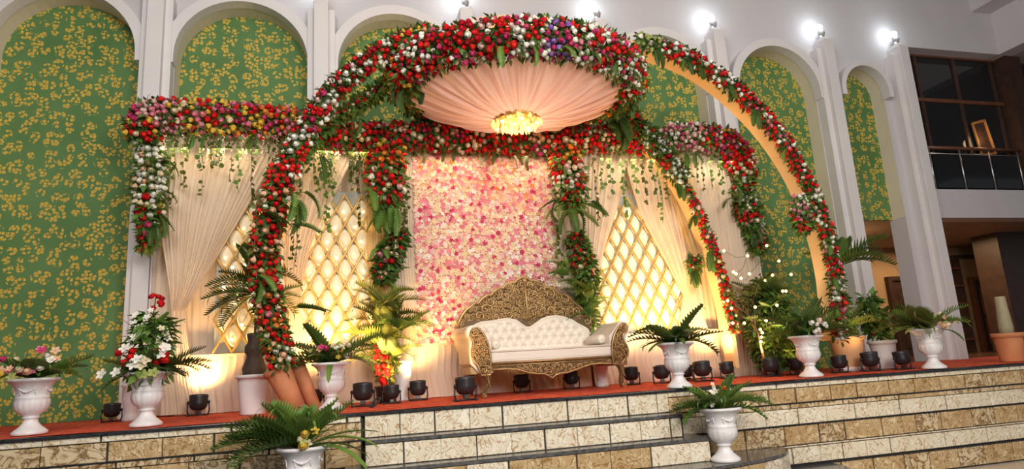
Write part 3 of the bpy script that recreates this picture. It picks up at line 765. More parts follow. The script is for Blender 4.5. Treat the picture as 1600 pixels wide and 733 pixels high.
# lattice panels with quilted puffs and bulbs
M['puff'] = mottled('lit_quilt_cloth', (.88,.84,.70), (.82,.78,.64), 8, .7, Emission_Color=(1,.74,.34,1), Emission_Strength=.16)  # glow of the bulbs in the cloth put in as mild emission
M['quilt_board'] = mottled('pale_grey_backing_cloth', (.40,.44,.44), (.34,.38,.39), 4, .7)
def puff_mesh():
    b = MB(); n = 20; rings = [(1.0, 0), (.88, .35), (.68, .66), (.42, .88), (.15, .99)]
    vs = []
    for s_, h in rings:
        for j in range(n):
            a = 2*pi*j/n; ca, sa = cos(a), sin(a); q = (abs(ca)**1.6+abs(sa)**1.6)**(-1/1.6)
            vs.append((q*ca*s_*.070, -h*.060, q*sa*s_*.122))
    vs.append((0,-.050,0)); fs = [(i*n+j, i*n+(j+1)%n, (i+1)*n+(j+1)%n, (i+1)*n+j) for i in range(4) for j in range(n)]
    fs += [(4*n+j, 4*n+(j+1)%n, 5*n) for j in range(n)]
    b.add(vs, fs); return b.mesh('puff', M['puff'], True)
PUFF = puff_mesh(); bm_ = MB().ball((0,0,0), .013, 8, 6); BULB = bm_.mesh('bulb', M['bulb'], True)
def lattice(label, x0, x1, z0, z1):
    t_ = thing('lattice_panel', label, 'lattice panel', ((x0+x1)/2, YLT, z0), 'lit lattice panels')
    MB().bx(x0, x1, YLT+.04, YLT+.06, z0, z1).build('backing_board', M['quilt_board'], t_)
    DX, DZ = .095, .17
    ni, nj = int((x1-x0)/DX), int((z1-z0)/DZ)
    for j in range(1, nj):
        for i in range(1, ni):
            if (i+j) % 2 == 0: continue
            p = Vector((x0+i*DX, YLT+.035, z0+j*DZ))-t_.location
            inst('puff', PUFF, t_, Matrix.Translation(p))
            if rnd() < .62: inst('bulb', BULB, t_, Matrix.Translation(p+Vector((uni(-.02,.02), -.062, uni(-.05,-.02)))))
    for sg in (1, -1):
        k = -nj
        while k <= ni+nj:
            # line through lattice nodes: x = x0 + (k + sg*j)*DX
            pts = []
            for j in (0, nj):
                pts.append((x0+(k+(sg*j))*DX, z0+j*DZ))
            (xa, za), (xb, zb) = pts
            # clip to the panel
            def clipx(xa, za, xb, zb, X): t = (X-xa)/(xb-xa); return X, za+(zb-za)*t
            lo, hi = x0, x0+ni*DX
            if max(xa, xb) > lo+.01 and min(xa, xb) < hi-.01:
                A, B = (xa, za), (xb, zb)
                if A[0] < lo: A = clipx(xa,za,xb,zb,lo)
                if A[0] > hi: A = clipx(xa,za,xb,zb,hi)
                if B[0] < lo: B = clipx(xa,za,xb,zb,lo)
                if B[0] > hi: B = clipx(xa,za,xb,zb,hi)
                if math.hypot(A[0]-B[0], A[1]-B[1]) > .1:
                    yy = YLT-.025-(.012 if sg > 0 else 0)
                    MB().tube([(A[0],yy,A[1]),(B[0],yy,B[1])], .0115, 6).build('lattice_bar', M['gold_bar'], t_)
            k += 2
    return t_
l0 = at(335, 480, YLT).x; l1 = at(600, 480, YLT).x; lattice('left gold diamond lattice over lit white quilting, behind the palm and left arch leg', l0, l1, .61, 2.36)
l2 = at(922, 420, YLT).x; l3 = at(1086, 480, YLT).x; lattice('right gold diamond lattice over lit white quilting, behind the right end of the sofa', l2, l3, .61, 2.36)
for cx, pw in ((l0+.75, 30), (l2+.55, 26)):
    d = bpy.data.lights.new('lattice_light', 'AREA'); d.shape = 'RECTANGLE'; d.size = 1.1; d.size_y = .12; d.energy = pw*.05; d.color = (1,.72,.34)
    o = bpy.data.objects.new('lattice_light', d); C.objects.link(o); o.location = (cx, YLT-.14, .64); o.rotation_euler = (radians(180-22), 0, 0)

for k in range(6):      # warm lamps tucked under the valance, washing down the cloth
    d = bpy.data.lights.new('valance_light', 'AREA'); d.shape = 'RECTANGLE'; d.size = .95; d.size_y = .10; d.energy = 3.4; d.color = (1,.76,.46)
    o = bpy.data.objects.new('valance_light', d); C.objects.link(o); o.location = (-1.35+k*1.22, 7.00, 2.74); o.rotation_euler = (radians(14), 0, 0)

# ================================================================ ARCHES AND DOME
def arch(label, Y, px, depth=.26, th=.05):
    pts = [at(a, b, Y) for a, b in px]; ch = smooth_chain([(p.x, 0, p.z, 0) for p in pts], 60)
    t_ = thing('flower_arch_band', label, 'arch', (ch[0].x, Y+depth/2, 0))
    b = MB(); k = len(ch); ring = []
    cx = sum(q.x for q in ch)/k; cz = 1.6
    for i, q in enumerate(ch):
        tg = (ch[min(i+1,k-1)]-ch[max(i-1,0)]); tg = Vector((tg.x, tg.z)).normalized(); nr = Vector((-tg.y, tg.x))   # outward (left leg first, going up)
        if nr.dot(Vector((q.x-cx, q.z-cz))) < 0: nr = -nr
        for (o_, yy) in ((0,0),(0,depth),(th,depth),(th,0)): ring.append((q.x+nr.x*o_, Y+yy, q.z+nr.y*o_))
    fs = [(i*4+j, i*4+(j+1)%4, (i+1)*4+(j+1)%4, (i+1)*4+j) for i in range(k-1) for j in range(4)]+[(3,2,1,0),((k-1)*4,(k-1)*4+1,(k-1)*4+2,(k-1)*4+3)]
    b.add(ring, fs); b.build('band', M['arch_cloth'], t_)
    return t_, ch
YA, YB = 5.95, 6.86
FPXL = [(452,588),(428,500),(418,400),(438,300),(506,168),(602,84),(690,52),(800,30),(990,70),(1100,112),(1196,196),(1262,300),(1298,420),(1306,530)]
fa, fch = arch('front tall gold cloth arch passing under the dome ring', YA, FPXL)
bpx = []
for q in fch[::5]: bpx.append(q)
def arch_from(label, Y, chs, sx):
    t_ = thing('flower_arch_band', label, 'arch', (chs[0].x, Y+.15, 0)); b = MB(); ring = []; k = len(chs)
    for i, q in enumerate(chs):
        tg = (chs[min(i+1,k-1)]-chs[max(i-1,0)]); tg = Vector((tg.x, tg.z)).normalized(); nr = Vector((-tg.y, tg.x))
        if nr.dot(Vector((q.x-2.2, q.z-1.6))) < 0: nr = -nr
        for (o_, yy) in ((0,0),(0,.22),(.05,.22),(.05,0)): ring.append((q.x+nr.x*o_, Y+yy, q.z+nr.y*o_))
    fs = [(i*4+j, i*4+(j+1)%4, (i+1)*4+(j+1)%4, (i+1)*4+j) for i in range(k-1) for j in range(4)]+[(3,2,1,0),((k-1)*4,(k-1)*4+1,(k-1)*4+2,(k-1)*4+3)]
    b.add(ring, fs); b.build('band', M['arch_cloth'], t_); return t_
BPXR = [(944,158),(1010,224),(1074,310),(1118,420),(1142,520),(1150,575)]
BPXL = [(452,330),(470,250),(520,196),(590,148),(640,112)]
qL = [at(a,b,YB) for a,b in BPXL]; qR = [at(a,b,YB) for a,b in BPXR]
qL0 = [Vector((qL[0].x-.02, YB, .25)), Vector((qL[0].x-.14, YB, .95)), Vector((qL[0].x-.10, YB, 1.55))]
bch = smooth_chain([(p.x,0,p.z,0) for p in qL0+qL+[Vector((1.2,YB,3.72)), Vector((2.1,YB,3.86)), Vector((2.8,YB,3.72))]+qR], 64)
ba = arch_from('rear tall gold cloth arch behind the dome, nearer the backdrop', YB, bch, 0)

# dome of gathered satin
DC = Vector((1.83, 6.25, 3.22)); DRX, DRY, DD = 1.24, 1.02, .34
dm = thing('satin_dome', 'upturned bowl canopy of gathered pink satin hanging from a flower ring', 'canopy', DC)
def domef(u, v):
    a = 2*pi*u; r = 1-v*.80 if v < .98 else .17
    rr = r; prof = -DD*(1-rr**2.3)
    fold = (sin(a*44+3*sin(a*5))*.6+.4*sin(a*71+2))*.028*(.35+.65*min(1, rr*1.3))+.010*sin(a*23+v*5)
    q = rr*(1+fold*1.2)
    return (DC.x+DRX*q*cos(a), DC.y+DRY*q*sin(a), DC.z+prof-fold*1.1)
MB().grid(domef, 440, 16).build('satin_bowl', M['dome'], dm, smooth=True)
rg = [(DC.x+DRX*cos(2*pi*k/60), DC.y+DRY*sin(2*pi*k/60), DC.z+.02) for k in range(61)]
MB().tube(rg, .03, 8, cap=False).build('ring', M['gold_bar'], dm, smooth=True)
ch_ = thing('crystal_chandelier', 'wide glowing amber crystal chandelier at the bottom of the satin dome', 'chandelier', (DC.x-.03, DC.y, DC.z-DD))
MB().lathe([(.02,.04),(.24,.03),(.26,.0),(.22,-.02)], 20).build('gilt_ring', M['gold_bar'], ch_, smooth=True, world=False)
cr = MB().lathe([(.001,.014),(.010,.004),(.008,-.012),(.001,-.03)], 6).mesh('crystal', M['crystal'])
sp = MB().ball((0,0,0), .012, 8, 6).mesh('lamp', M['sparkle'])
for k in range(150):
    a = uni(0, 2*pi); r = .27*sqrt(rnd()); inst('crystal', cr, ch_, Matrix.Translation((r*cos(a)*1.0, r*sin(a), -.02-.09*(1-(r/.28)**2)*rnd())) @ Matrix.Scale(uni(.9,1.8), 4))
for k in range(12):
    a = 2*pi*k/12; r = .22 if k % 2 else .12; inst('lamp', sp, ch_, Matrix.Translation((r*cos(a), r*sin(a), -.05-.06*(1-r/.27))))
for (dx, pw) in ((0, 26),):
    d = bpy.data.lights.new('dome_light', 'POINT'); d.energy = pw; d.color = (1,.74,.52); d.shadow_soft_size = .25
    o = bpy.data.objects.new('dome_light', d); C.objects.link(o); o.location = (DC.x, DC.y, DC.z+.05)
cl_ = bpy.data.lights.new('chandelier_light', 'POINT'); cl_.energy = 5; cl_.color = (1,.72,.4); cl_.shadow_soft_size = .12
o = bpy.data.objects.new('chandelier_light', cl_); C.objects.link(o); o.location = (DC.x, DC.y, DC.z-DD-.22)

# ================================================================ GARLANDS
def gp4(lst, Y): return [V4(at(a, b, Y), r) for a, b, r in lst]
RED = [('red',10),('deep',2),('cream',2.2),('peach',1.6),('blush',.8)]
def palA(u):
    if u < .12: return [('red',12),('yellow',1),('cream',.8)]
    if u < .42: return [('pink',5),('blush',5),('white',1.5),('magenta',2),('red',1)]
    if u < .70: return [('red',3),('yellow',3),('cream',2),('pink',3),('magenta',2)]
    return [('yellow',3),('orange',3),('pink',3),('red',4),('magenta',2)]
g = garland('valance_garland', 'left rose garland of pink, white and yellow heads along the top of the backdrop', gp4([(222,222,.16),(236,190,.19),(262,180,.16),(330,184,.165),(400,190,.16),(466,196,.17)], YGA), 360, palA, .038, leaf=1000, leafL=(.05,.09))
for k, px in enumerate((265,290,318,345,372,398,425,450)):
    q = at(px, 212, YGA-.06)
    if k % 2 == 0: vine(g, q, uni(.4,.95), 'mid' if k % 4 else 'lime')
    vine(g, q+Vector((uni(-.05,.1),0,0)), uni(.3,.5), 'cream', 'ball'); vine(g, q+Vector((uni(-.08,.08),.02,0)), uni(.2,.5), 'cream', 'ball'); vine(g, q+Vector((uni(-.1,.1),-.02,0)), uni(.15,.4), 'dark'); vine(g, q+Vector((uni(-.1,.1),0,0)), uni(.3,.9), 'mid')
for px in (300,330,400): spray(g, at(px,208,YGA-.1), (uni(-.5,.5),-.3,-.7), .26, 'mid', 2)
palB = lambda u: [('red',9),('deep',2),('cream',3.2),('peach',2.2),('blush',.7),('magenta',.6 if u < .5 else 1.5)]
g = garland('valance_garland', 'middle deep red rose garland along the backdrop top, left half above the pink flower wall', gp4([(462,205,.14),(520,214,.14),(590,216,.155),(660,214,.145),(740,218,.14)], YGA-.02), 360, palB, .038, leaf=1000, leafL=(.05,.09))
for px in (470,490,505,520,548,560,572): vine(g, at(px,232,YGA-.08), uni(.4,.95), random.choice(('mid','dark','lime'))); vine(g, at(px+8,230,YGA-.04), uni(.4,.6), 'cream', 'ball'); vine(g, at(px-5,232,YGA-.09), uni(.2,.7), 'dark'); vine(g, at(px+4,232,YGA-.02), uni(.2,.5), 'cream', 'ball')
for px in (660,690,720): spray(g, at(px,228,YGA-.1), (uni(-.4,.4),-.3,-.6), .24, 'olive', 2)
g = garland('valance_garland', 'middle deep red rose garland along the backdrop top, right half above the pink flower wall', gp4([(740,218,.14),(810,220,.145),(885,218,.155),(950,216,.15),(1020,222,.14)], YGA-.02), 360, palB, .038, leaf=1000, leafL=(.05,.09))
for px in (770,800,830): spray(g, at(px,236,YGA-.1), (uni(-.4,.4),-.3,-.6), .24, 'olive', 2)
for px in (925,938,952,966,976,990,1002,1014,1024,1034): vine(g, at(px,236,YGA-.08), uni(.45,1.05), random.choice(('mid','dark','mid','lime'))); 
for px in (930,950,968,990,1010,1030,1045): vine(g, at(px,236,YGA-.02), uni(.3,.6), 'cream', 'ball')
def palC(u):
    if u < .35: return [('white',3),('pink',4),('blush',4),('red',1),('magenta',1.5)]
    if u < .68: return [('red',5),('yellow',2),('pink',4),('magenta',4),('orange',1.5),('blush',2)]
    return [('red',9),('magenta',3),('cream',1.5),('peach',1.5)]
g = garland('valance_garland', 'right rose garland of pink and magenta heads ending in a red bunch', gp4([(1028,222,.13),(1060,214,.16),(1100,216,.155),(1135,224,.16),(1156,250,.17),(1164,278,.13)], YGA-.04), 280, palC, .038, leaf=900, leafL=(.05,.09))
for px in (1070,1084,1096,1110,1122): vine(g, at(px,240,YGA-.1), uni(.35,.8), random.choice(('mid','lime')))
for px in (1072,1086): spray(g, at(px,238,YGA-.12), (-.2,-.3,-.7), .26, 'mid', 2)
# corner drops
palD = lambda u: [('white',10),('cream',1),('peach',.8)] if u < .5 else ([('red',5),('white',3),('cream',2),('yellow',1.5)] if u < .8 else [('red',8),('magenta',3)])
g = garland('corner_drop_garland', 'white and red rose drop hanging at the far left corner of the backdrop', gp4([(236,232,.10),(236,270,.125),(233,310,.12),(234,350,.09),(226,388,.03)], YGA-.04), 120, palD, .040, leaf=650, group=None)
for p_ in ((250,250),(258,300),(244,330),(222,285),(240,345)): spray(g, at(*p_,YGA-.1), (uni(.2,.9),-.3,uni(-.7,-.1)), .28, 'dark', 2)
palE = lambda u: [('white',6),('green',1),('red',2)] if u < .45 else [('red',6),('white',3),('deep',2),('pink',2)]
g = garland('corner_drop_garland', 'green, white and red rose drop at the right corner of the backdrop', gp4([(1160,280,.10),(1164,310,.12),(1170,335,.115),(1182,365,.09),(1186,392,.05)], YGA-.04), 95, palE, .038, leaf=800)
for p_ in ((1150,290),(1146,310),(1152,325),(1176,350),(1180,300)): spray(g, at(*p_,YGA-.1), (uni(-.9,.2),-.3,uni(-.8,-.2)), .28, 'dark', 2)
# drops beside the pink wall
def palF(u):
    if u < .30: return [('red',7),('yellow',3),('orange',1.5),('cream',1)]
    if u < .62: return [('red',5),('blush',5),('white',4),('cream',1)]
    if u < .8: return [('red',7),('pink',2),('cream',2)]
    return [('white',4),('red',3)]
g = garland('pillar_drop_garland', 'broad red and blush rose drop left of the pink flower wall', gp4([(602,225,.19),(603,262,.19),(604,292,.185),(604,312,.13),(606,330,.05)], YGA-.06), 190, palF, .040, leaf=800)
for p_ in ((592,318),(600,325),(610,320),(618,322),(606,330),(580,290)): spray(g, at(*p_,YGA-.16), (uni(-.35,.35),-.25,-1), .32, random.choice(('dark','mid')), 2)
g = garland('pillar_drop_garland', 'broad red and blush rose drop right of the pink flower wall', gp4([(880,225,.17),(886,258,.17),(893,290,.165),(896,310,.12),(898,325,.05)], YGA-.06), 190, palF, .040, leaf=800)
for p_ in ((880,316),(890,324),(900,326),(912,318),(920,314),(872,312)): spray(g, at(*p_,YGA-.16), ((p_[0]-896)/28,-.25,-.7), .32, random.choice(('dark','mid')), 2)
palG = lambda u: [('red',8),('peach',3),('pink',3),('cream',1)]
g = garland('pillar_lower_garland', 'small red and salmon rose bunch above the golden palm, left pillar', gp4([(624,362,.05),(616,385,.09),(604,410,.11),(600,436,.07)], YGA-.05), 60, palG, .040, leaf=900, leafmats=('mid','dark'))
for p_ in ((590,392),(598,385),(620,400),(610,440),(598,445)): spray(g, at(*p_,YGA-.1), (uni(-.7,.5),-.3,uni(-.6,.5)), .24, 'mid', 2)
for p_ in ((628,300),(636,290),(632,330),(866,330),(872,345)): vine(g, at(*p_, YGA-.02), .7, 'mid')
g = garland('pillar_lower_garland', 'slanting red rose bunch on the right pillar above the sofa arm', gp4([(896,366,.06),(906,392,.09),(914,420,.10),(922,445,.06)], YGA-.05), 66, lambda u: [('red',10),('cream',1.5),('peach',1.5)], .040, leaf=900, leafmats=('mid','dark'))
for p_ in ((888,420),(892,432),(900,450),(912,455),(920,460)): spray(g, at(*p_,YGA-.1), (uni(-.9,.1),-.3,uni(-.3,.5)), .26, 'lime' if p_[0] > 905 else 'mid', 2, 'palm_')
# small hanging posy at right swag tie
g = garland('tieback_posy', 'small red flower posy with drooping leaves on the right curtain tie', gp4([(1086,400,.03),(1086,412,.05),(1087,424,.03)], YGA-.02), 12, lambda u: [('red',5),('peach',2)], .035, cat='posy', leaf=120)
for k in range(3): spray(g, at(1086,420,YGA-.06), (uni(-.5,.5),-.2,-1), .22, 'dark', 2)

# arches: front left leg and shoulder
def sub(ch, i0, i1, r0, r1, Y, n=10, out=.03):
    res = []
    for k in range(n+1):
        f = i0+(i1-i0)*k/n; i = int(f); i2 = min(i+1, len(ch)-1); q = ch[i].lerp(ch[i2], f-i)
        tg = ch[i2]-ch[i] if i2 != i else ch[i]-ch[i-1]; nr = Vector((-tg.z, tg.x)).normalized()
        if nr.dot(Vector((q.x-2.2, q.z-1.6))) < 0: nr = -nr
        r = r0+(r1-r0)*k/n; res.append(Vector((q.x+nr.x*out, Y, q.z+nr.y*out, r)))
    return res
def idx(ch, px, py, Y):
    p = at(px, py, Y); return min(range(len(ch)), key=lambda i: (ch[i].x-p.x)**2+(ch[i].z-p.z)**2)
palH = lambda u: [('red',6),('peach',2.2),('pink',2),('cream',2),('orange',1),('white',.8)] if u < .45 else [('red',10),('deep',2),('peach',2),('white',1)]
i1, i2 = idx(fch, 445, 575, YA), idx(fch, 440, 268, YA)
g = garland('arch_garland', 'thick upright rose garland on the left leg of the front arch', sub(fch, i1, i2, .095, .115, YA-.02, out=.02), 300, palH, .035, leaf=1400, leafL=(.045,.085))
for p_ in ((452,300),(462,310),(472,300),(455,350),(410,330),(460,480),(400,430)): spray(g, at(*p_,YA-.15), (uni(0,.9),-.3,uni(-.9,-.2)), .30, 'mid', 2)
for p_ in ((405,300),(398,320),(470,320),(462,340)): vine(g, at(*p_,YA-.1), uni(.4,.6), 'mid')
i3, i4 = idx(fch, 440, 268, YA), idx(fch, 680, 48, YA)
def palI(u):
    if u < .15: return [('white',8),('red',2)]
    if u < .5: return [('deep',5),('red',4),('white',4),('blush',1.5),('magenta',1)]
    if u < .75: return [('white',5),('red',5),('deep',2)]
    return [('magenta',4),('red',4),('yellow',2),('peach',2),('green',1)]
g = garland('arch_garland', 'dark rose garland with white bunches climbing the left shoulder of the front arch', sub(fch, i3, i4, .092, .085, YA-.02, out=.02), 290, palI, .034, leaf=1300, leafL=(.045,.085), leafmats=('dark',))
for p_ in ((500,240),(540,200),(560,180)): spray(g, at(*p_,YA+.05), (uni(-.3,.3),-.2,-.9), .24, 'dark', 2)
i5, i6 = idx(fch, 990, 70, YA), idx(fch, 1232, 246, YA)
def palJ(u):
    if u < .12: return [('green',4),('white',2),('yellow',1)]
    if u < .35: return [('red',6),('deep',2),('pink',2),('white',2)]
    if u < .6: return [('white',7),('deep',2),('red',2)]
    return [('red',6),('deep',2),('white',4),('pink',1)]
g = garland('arch_garland', 'rose garland descending the right shoulder of the front arch over the wallpaper', sub(fch, i5, i6, .075, .075, YA-.02, out=.045), 300, palJ, .034, leaf=900, leafL=(.045,.08), leafmats=('dark',))
for f in (.1,.3,.45,.6,.8): 
    q = fch[int(i5+(i6-i5)*f)]; spray(g, (q.x, YA-.06, q.z), (uni(-.3,.3),-.3,-1), .24, 'dark', 2)
i7, i8 = idx(fch, 1232, 246, YA), idx(fch, 1306, 528, YA)
palK = lambda u: [('red',6),('white',5),('deep',2),('blush',1)] if u < .3 else [('deep',2),('red',5),('white',4),('pink',3),('peach',1)]
g = garland('arch_garland', 'narrow rose garland down the right leg of the front arch', sub(fch, i7, i8, .068, .06, YA-.02, out=.03), 280, palK, .033, leaf=900, leafL=(.045,.08), leafmats=('dark',))
for f in (.05,.3,.55,.7,.85): 
    q = fch[int(i7+(i8-i7)*f)]; spray(g, (q.x-.02, YA-.06, q.z), (uni(-.9,-.1),-.3,uni(-.6,.2)), .24, 'mid', 2)
q = at(1256, 335, YA-.1)
g = garland('arch_posy', 'pink and red posy on the inner side of the right front arch leg', gp4([(1248,305,.05),(1252,335,.09),(1258,360,.05)], YA-.12), 44, lambda u: [('red',4),('pink',4),('blush',3),('white',2)], .034, cat='posy', leaf=200)
# rear arch
j1, j2 = idx(bch, 470, 250, YB), idx(bch, 640, 112, YB)
g = garland('arch_garland', 'rose garland on the left shoulder of the rear arch, below the front one', sub(bch, j1, j2, .042, .042, YB-.02, out=.03), 110, lambda u: [('deep',4),('red',5),('peach',2),('cream',2),('blush',2)], .038, leaf=1000)
for p_ in ((555,168),(570,160)): spray(g, at(*p_,YB-.05), (uni(-.1,.1),-.1,-1), .20, 'dark', 2)
j3, j4 = idx(bch, 944, 158, YB), idx(bch, 1052, 278, YB)
g = garland('arch_garland', 'red and white rose garland on the right shoulder of the rear arch', sub(bch, j3, j4, .085, .08, YB-.02, out=.07), 140, lambda u: [('red',6),('deep',2),('cream',2)] if u < .5 else [('white',7),('red',2),('deep',1)], .038, leaf=900)
for p_ in ((950,165),(965,178),(975,185)): spray(g, at(*p_,YB-.1), (uni(-.4,.1),-.2,-1), .36, 'dark', 3)
j5, j6 = idx(bch, 1052, 278, YB), idx(bch, 1142, 522, YB)
g = garland('arch_garland', 'thin red rose garland down the right leg of the rear arch', sub(bch, j5, j6, .048, .045, YB-.02, out=.04), 150, lambda u: [('red',5),('deep',4),('cream',2.5),('blush',1.5),('orange',.5)], .034, leaf=600, leafL=(.04,.075))
for f in (.1,.25,.5): 
    q = bch[int(j5+(j6-j5)*f)]; spray(g, (q.x-.04, YB-.06, q.z), (-.3,-.3,-1), .26, 'dark', 2)
# dome ring garland, cut in four arcs that meet
def ring_path(a0, a1, r, z, n=9, s=1.0):
    out = []
    for k in range(n+1):
        a = radians(a0+(a1-a0)*k/n); zz = z(a) if callable(z) else z
        out.append(Vector((DC.x+DRX*s*cos(a), DC.y+DRY*s*sin(a), zz, r(k/n) if callable(r) else r)))
    return out
ZR = DC.z+.07
pal1 = lambda u: [('deep',3),('red',3.5),('magenta',4),('white',5),('blush',1)]
g = garland('dome_ring_garland', 'front left stretch of the rose ring round the satin dome, crimson and white', ring_path(200, 268, .17, ZR), 380, pal1, .036, leaf=1300, leafL=(.05,.09))
pal2 = lambda u: [('purple',6),('magenta',4),('white',4),('red',2)] if u < .18 else [('magenta',4),('white',6),('red',3.5),('deep',1),('orange',.4),('pink',1)]
g = garland('dome_ring_garland', 'front right stretch of the rose ring round the satin dome, purple at its left end', ring_path(268, 336, .17, ZR), 380, pal2, .036, leaf=1300, leafL=(.05,.09))
for a in (225,250,262,275,290,306,320):
    q = Vector((DC.x+DRX*1.05*cos(radians(a)), DC.y+DRY*1.12*sin(radians(a)), ZR-.12)); spray(g, q, (uni(-.4,.4),-.5,-1), .22, 'mid', 1)
g = garland('dome_ring_garland', 'right end of the rose ring round the dome, red with white and orange', ring_path(336, 395, lambda u: .17-.04*u, lambda a: DC.z+.05), 170, lambda u: [('red',6),('white',3),('magenta',1.5),('orange',.8)], .040, leaf=900)
for p_ in ((968,130),(976,140),(985,150),(992,135)): spray(g, at(*p_,6.2), (uni(-.3,.8),-.2,-.8), .30, 'dark', 2)
g = garland('dome_ring_garland', 'left end of the rose ring round the dome, scarlet with yellow buds', ring_path(140, 200, lambda u: .11+.06*u, lambda a: DC.z+.06), 190, lambda u: [('red',8),('yellow',4),('cream',1),('orange',1)], .040, leaf=900)
for p_ in ((622,126),(628,138),(652,112)): spray(g, at(*p_,6.1), (uni(-.1,.1),-.1,-1), .30, 'dark', 2)
g = garland('dome_ring_garland', 'rear stretch of the rose ring behind the satin dome', ring_path(35, 140, .15, ZR), 120, lambda u: [('red',4),('white',3),('magenta',2)], .042, leaf=900, face=(0,-.3,1), back=-.6)
bd = thing('bead_fringe', 'silvery bead strings under the front of the dome ring', 'bead fringe', DC)
bme = MB()
for k in range(5): bme.ball((0,0,-.03*k), .008, 6, 4)
bme = bme.mesh('bead_string', M['silver_bead'], True)
for k in range(26):
    a = radians(215+k*4.2); inst('bead_string', bme, bd, Matrix.Translation((DRX*1.0*cos(a), DRY*1.0*sin(a)-.03, .0)))

# ================================================================ SOFA
YS0, YS1 = 6.42, 7.14
def S_(*p): return [(lambda q: (q.x, q.z))(at(a, b, YS0)) for a, b in p]
def B_(*p, Y=YS1-.06): return [(lambda q: (q.x, q.z))(at(a, b, Y)) for a, b in p]
def c3(*p): return [(680+a/2.34, 420+b/2.34) for a, b in p]     # picture coordinates of a sofa detail
def c4(*p): return [(690+a/3.49, 420+b/3.49) for a, b in p]
def c5(*p): return [(830+a/3.49, 420+b/3.49) for a, b in p]
so = thing('wedding_sofa', 'carved bronze wedding sofa with cream tufted upholstery in the centre of the stage', 'sofa', (at(862,600,6.8).x, 6.8, .008))
def inside(poly, x, z):
    c = False; n = len(poly)
    for i in range(n):
        (x0, z0), (x1, z1) = poly[i], poly[i-1]
        if (z0 > z) != (z1 > z) and x < (x1-x0)*(z-z0)/(z1-z0)+x0: c = not c
    return c
def dense(poly, step=.02):
    out = []
    for (a, b), (c, d) in zip(poly, poly[1:]+poly[:1]):
        n = max(1, int(math.hypot(c-a, d-b)/step)); out += [(a+(c-a)*k/n, b+(d-b)*k/n) for k in range(n)]
    return out
def spiral(b, cx, cz, y, R_, a0, turns, sg, rad, tail=None):
    pts = []; n = int(14*turns)+4
    for k in range(n+1):
        u = k/n; r = R_*(1-.85*u); a = a0+sg*2*pi*turns*u; pts.append((cx+r*cos(a), y-.010*u, cz+r*sin(a)))
    rs = [rad*(1-.35*k/n) for k in range(n+1)]
    b.tube(pts, rs, 6); b.ball((pts[-1][0], y-.014, pts[-1][2]), rad*1.35, 6, 4)
def leaf_relief(b, x, z, y, L, ang, W=.32):
    # pointed acanthus lobe in relief
    ca, sa = cos(ang), sin(ang); pts = []
    for k in range(6): u = k/5; pts.append((x+ca*L*u-sa*.10*L*sin(pi*u), y-.010*sin(pi*u), z+sa*L*u+ca*.10*L*sin(pi*u)))
    b.tube(pts, [L*W*.5*max(.12, sin(pi*min(1, .25+u*.75))) * .55 for u in [k/5 for k in range(6)]], 5)
def carve_fill(b, poly, y, R_=.045, rad=.0075, seed=1, n=400, gap=1.75):
    rr = random.Random(seed); xs_ = [p[0] for p in poly]; zs_ = [p[1] for p in poly]; got = []
    for _ in range(n*6):
        x, z = rr.uniform(min(xs_), max(xs_)), rr.uniform(min(zs_), max(zs_)); r = R_*rr.uniform(.6, 1.15)
        if not all(inside(poly, x+r*.85*cos(a), z+r*.85*sin(a)) for a in [k*pi/4 for k in range(8)]): continue
        if any(math.hypot(x-g[0], z-g[1]) < (r+g[2])*gap/2 for g in got): continue
        got.append((x, z, r)); sg = 1 if x < (min(xs_)+max(xs_))/2 else -1
        spiral(b, x, z, y, r, rr.uniform(0, 6.28), rr.uniform(1.1, 1.7), sg, rad*r/R_+.001)
    for _ in range(n):
        x, z = rr.uniform(min(xs_), max(xs_)), rr.uniform(min(zs_), max(zs_)); L = R_*rr.uniform(.6, 1.1); a = rr.uniform(0, 6.28)
        if not (inside(poly, x, z) and inside(poly, x+L*cos(a), z+L*sin(a))): continue
        if any(math.hypot(x+L*.5*cos(a)-g[0], z+L*.5*sin(a)-g[1]) < g[2]*.9 for g in got): continue
        if rr.random() < .75: leaf_relief(b, x, z, y, L, a)
def rim(b, pts, y, r, close=False):
    P = [(x, y, z) for x, z in pts]
    if close: P = P+[P[0]]
    b.tube(P, r, 6)
# crest
up = c3((82,217),(86,195),(97,172),(113,150),(130,138),(146,124),(158,128),(170,110),(190,96),(204,98),(214,82),(236,70),(248,72),(258,56),(276,50),(290,52),(300,40),(312,34),(325,29),(338,35),(348,44),(362,42),(378,50),(392,53),(402,68),(420,68),(440,76),(452,92),(470,92),(492,106),(506,122),(522,134),(545,156),(556,172),(574,184),(584,200))
lo = c3((556,214),(538,210),(516,200),(498,188),(470,178),(440,173),(412,177),(388,186),(366,202),(350,213),(340,216),(328,213),(312,202),(296,190),(268,184),(240,186),(214,192),(190,194),(168,196),(150,204),(128,214),(100,222))
YC = YS1-.05
UP_, LO_ = B_(*up, Y=YC), B_(*lo, Y=YC)
crest = UP_+LO_
MB().prism(crest, YC, YC+.05).build('crest_board', M['carved'], so, bevel=.006)
b = MB(); rim(b, UP_, YC-.004, .020); rim(b, LO_, YC-.004, .013); b.build('crest_rim', M['bronze'], so, smooth=True)
b = MB(); carve_fill(b, crest, YC-.006, .058, .0115, 3, 600); carve_fill(b, crest, YC-.002, .028, .006, 8, 500, 1.3)
b.build('crest_scrollwork', M['bronze'], so, smooth=True, kind='stuff')
b = MB(); cxm, czm = B_(*c3((335,150)), Y=YC)[0]; ctop = B_(*c3((325,36)), Y=YC)[0]
for dz in (-.11, -.02, .08):
    for k in range(-3, 4):
        leaf_relief(b, cxm, czm+dz, YC-.022, .13-.010*abs(k), pi/2+k*.36, .26)
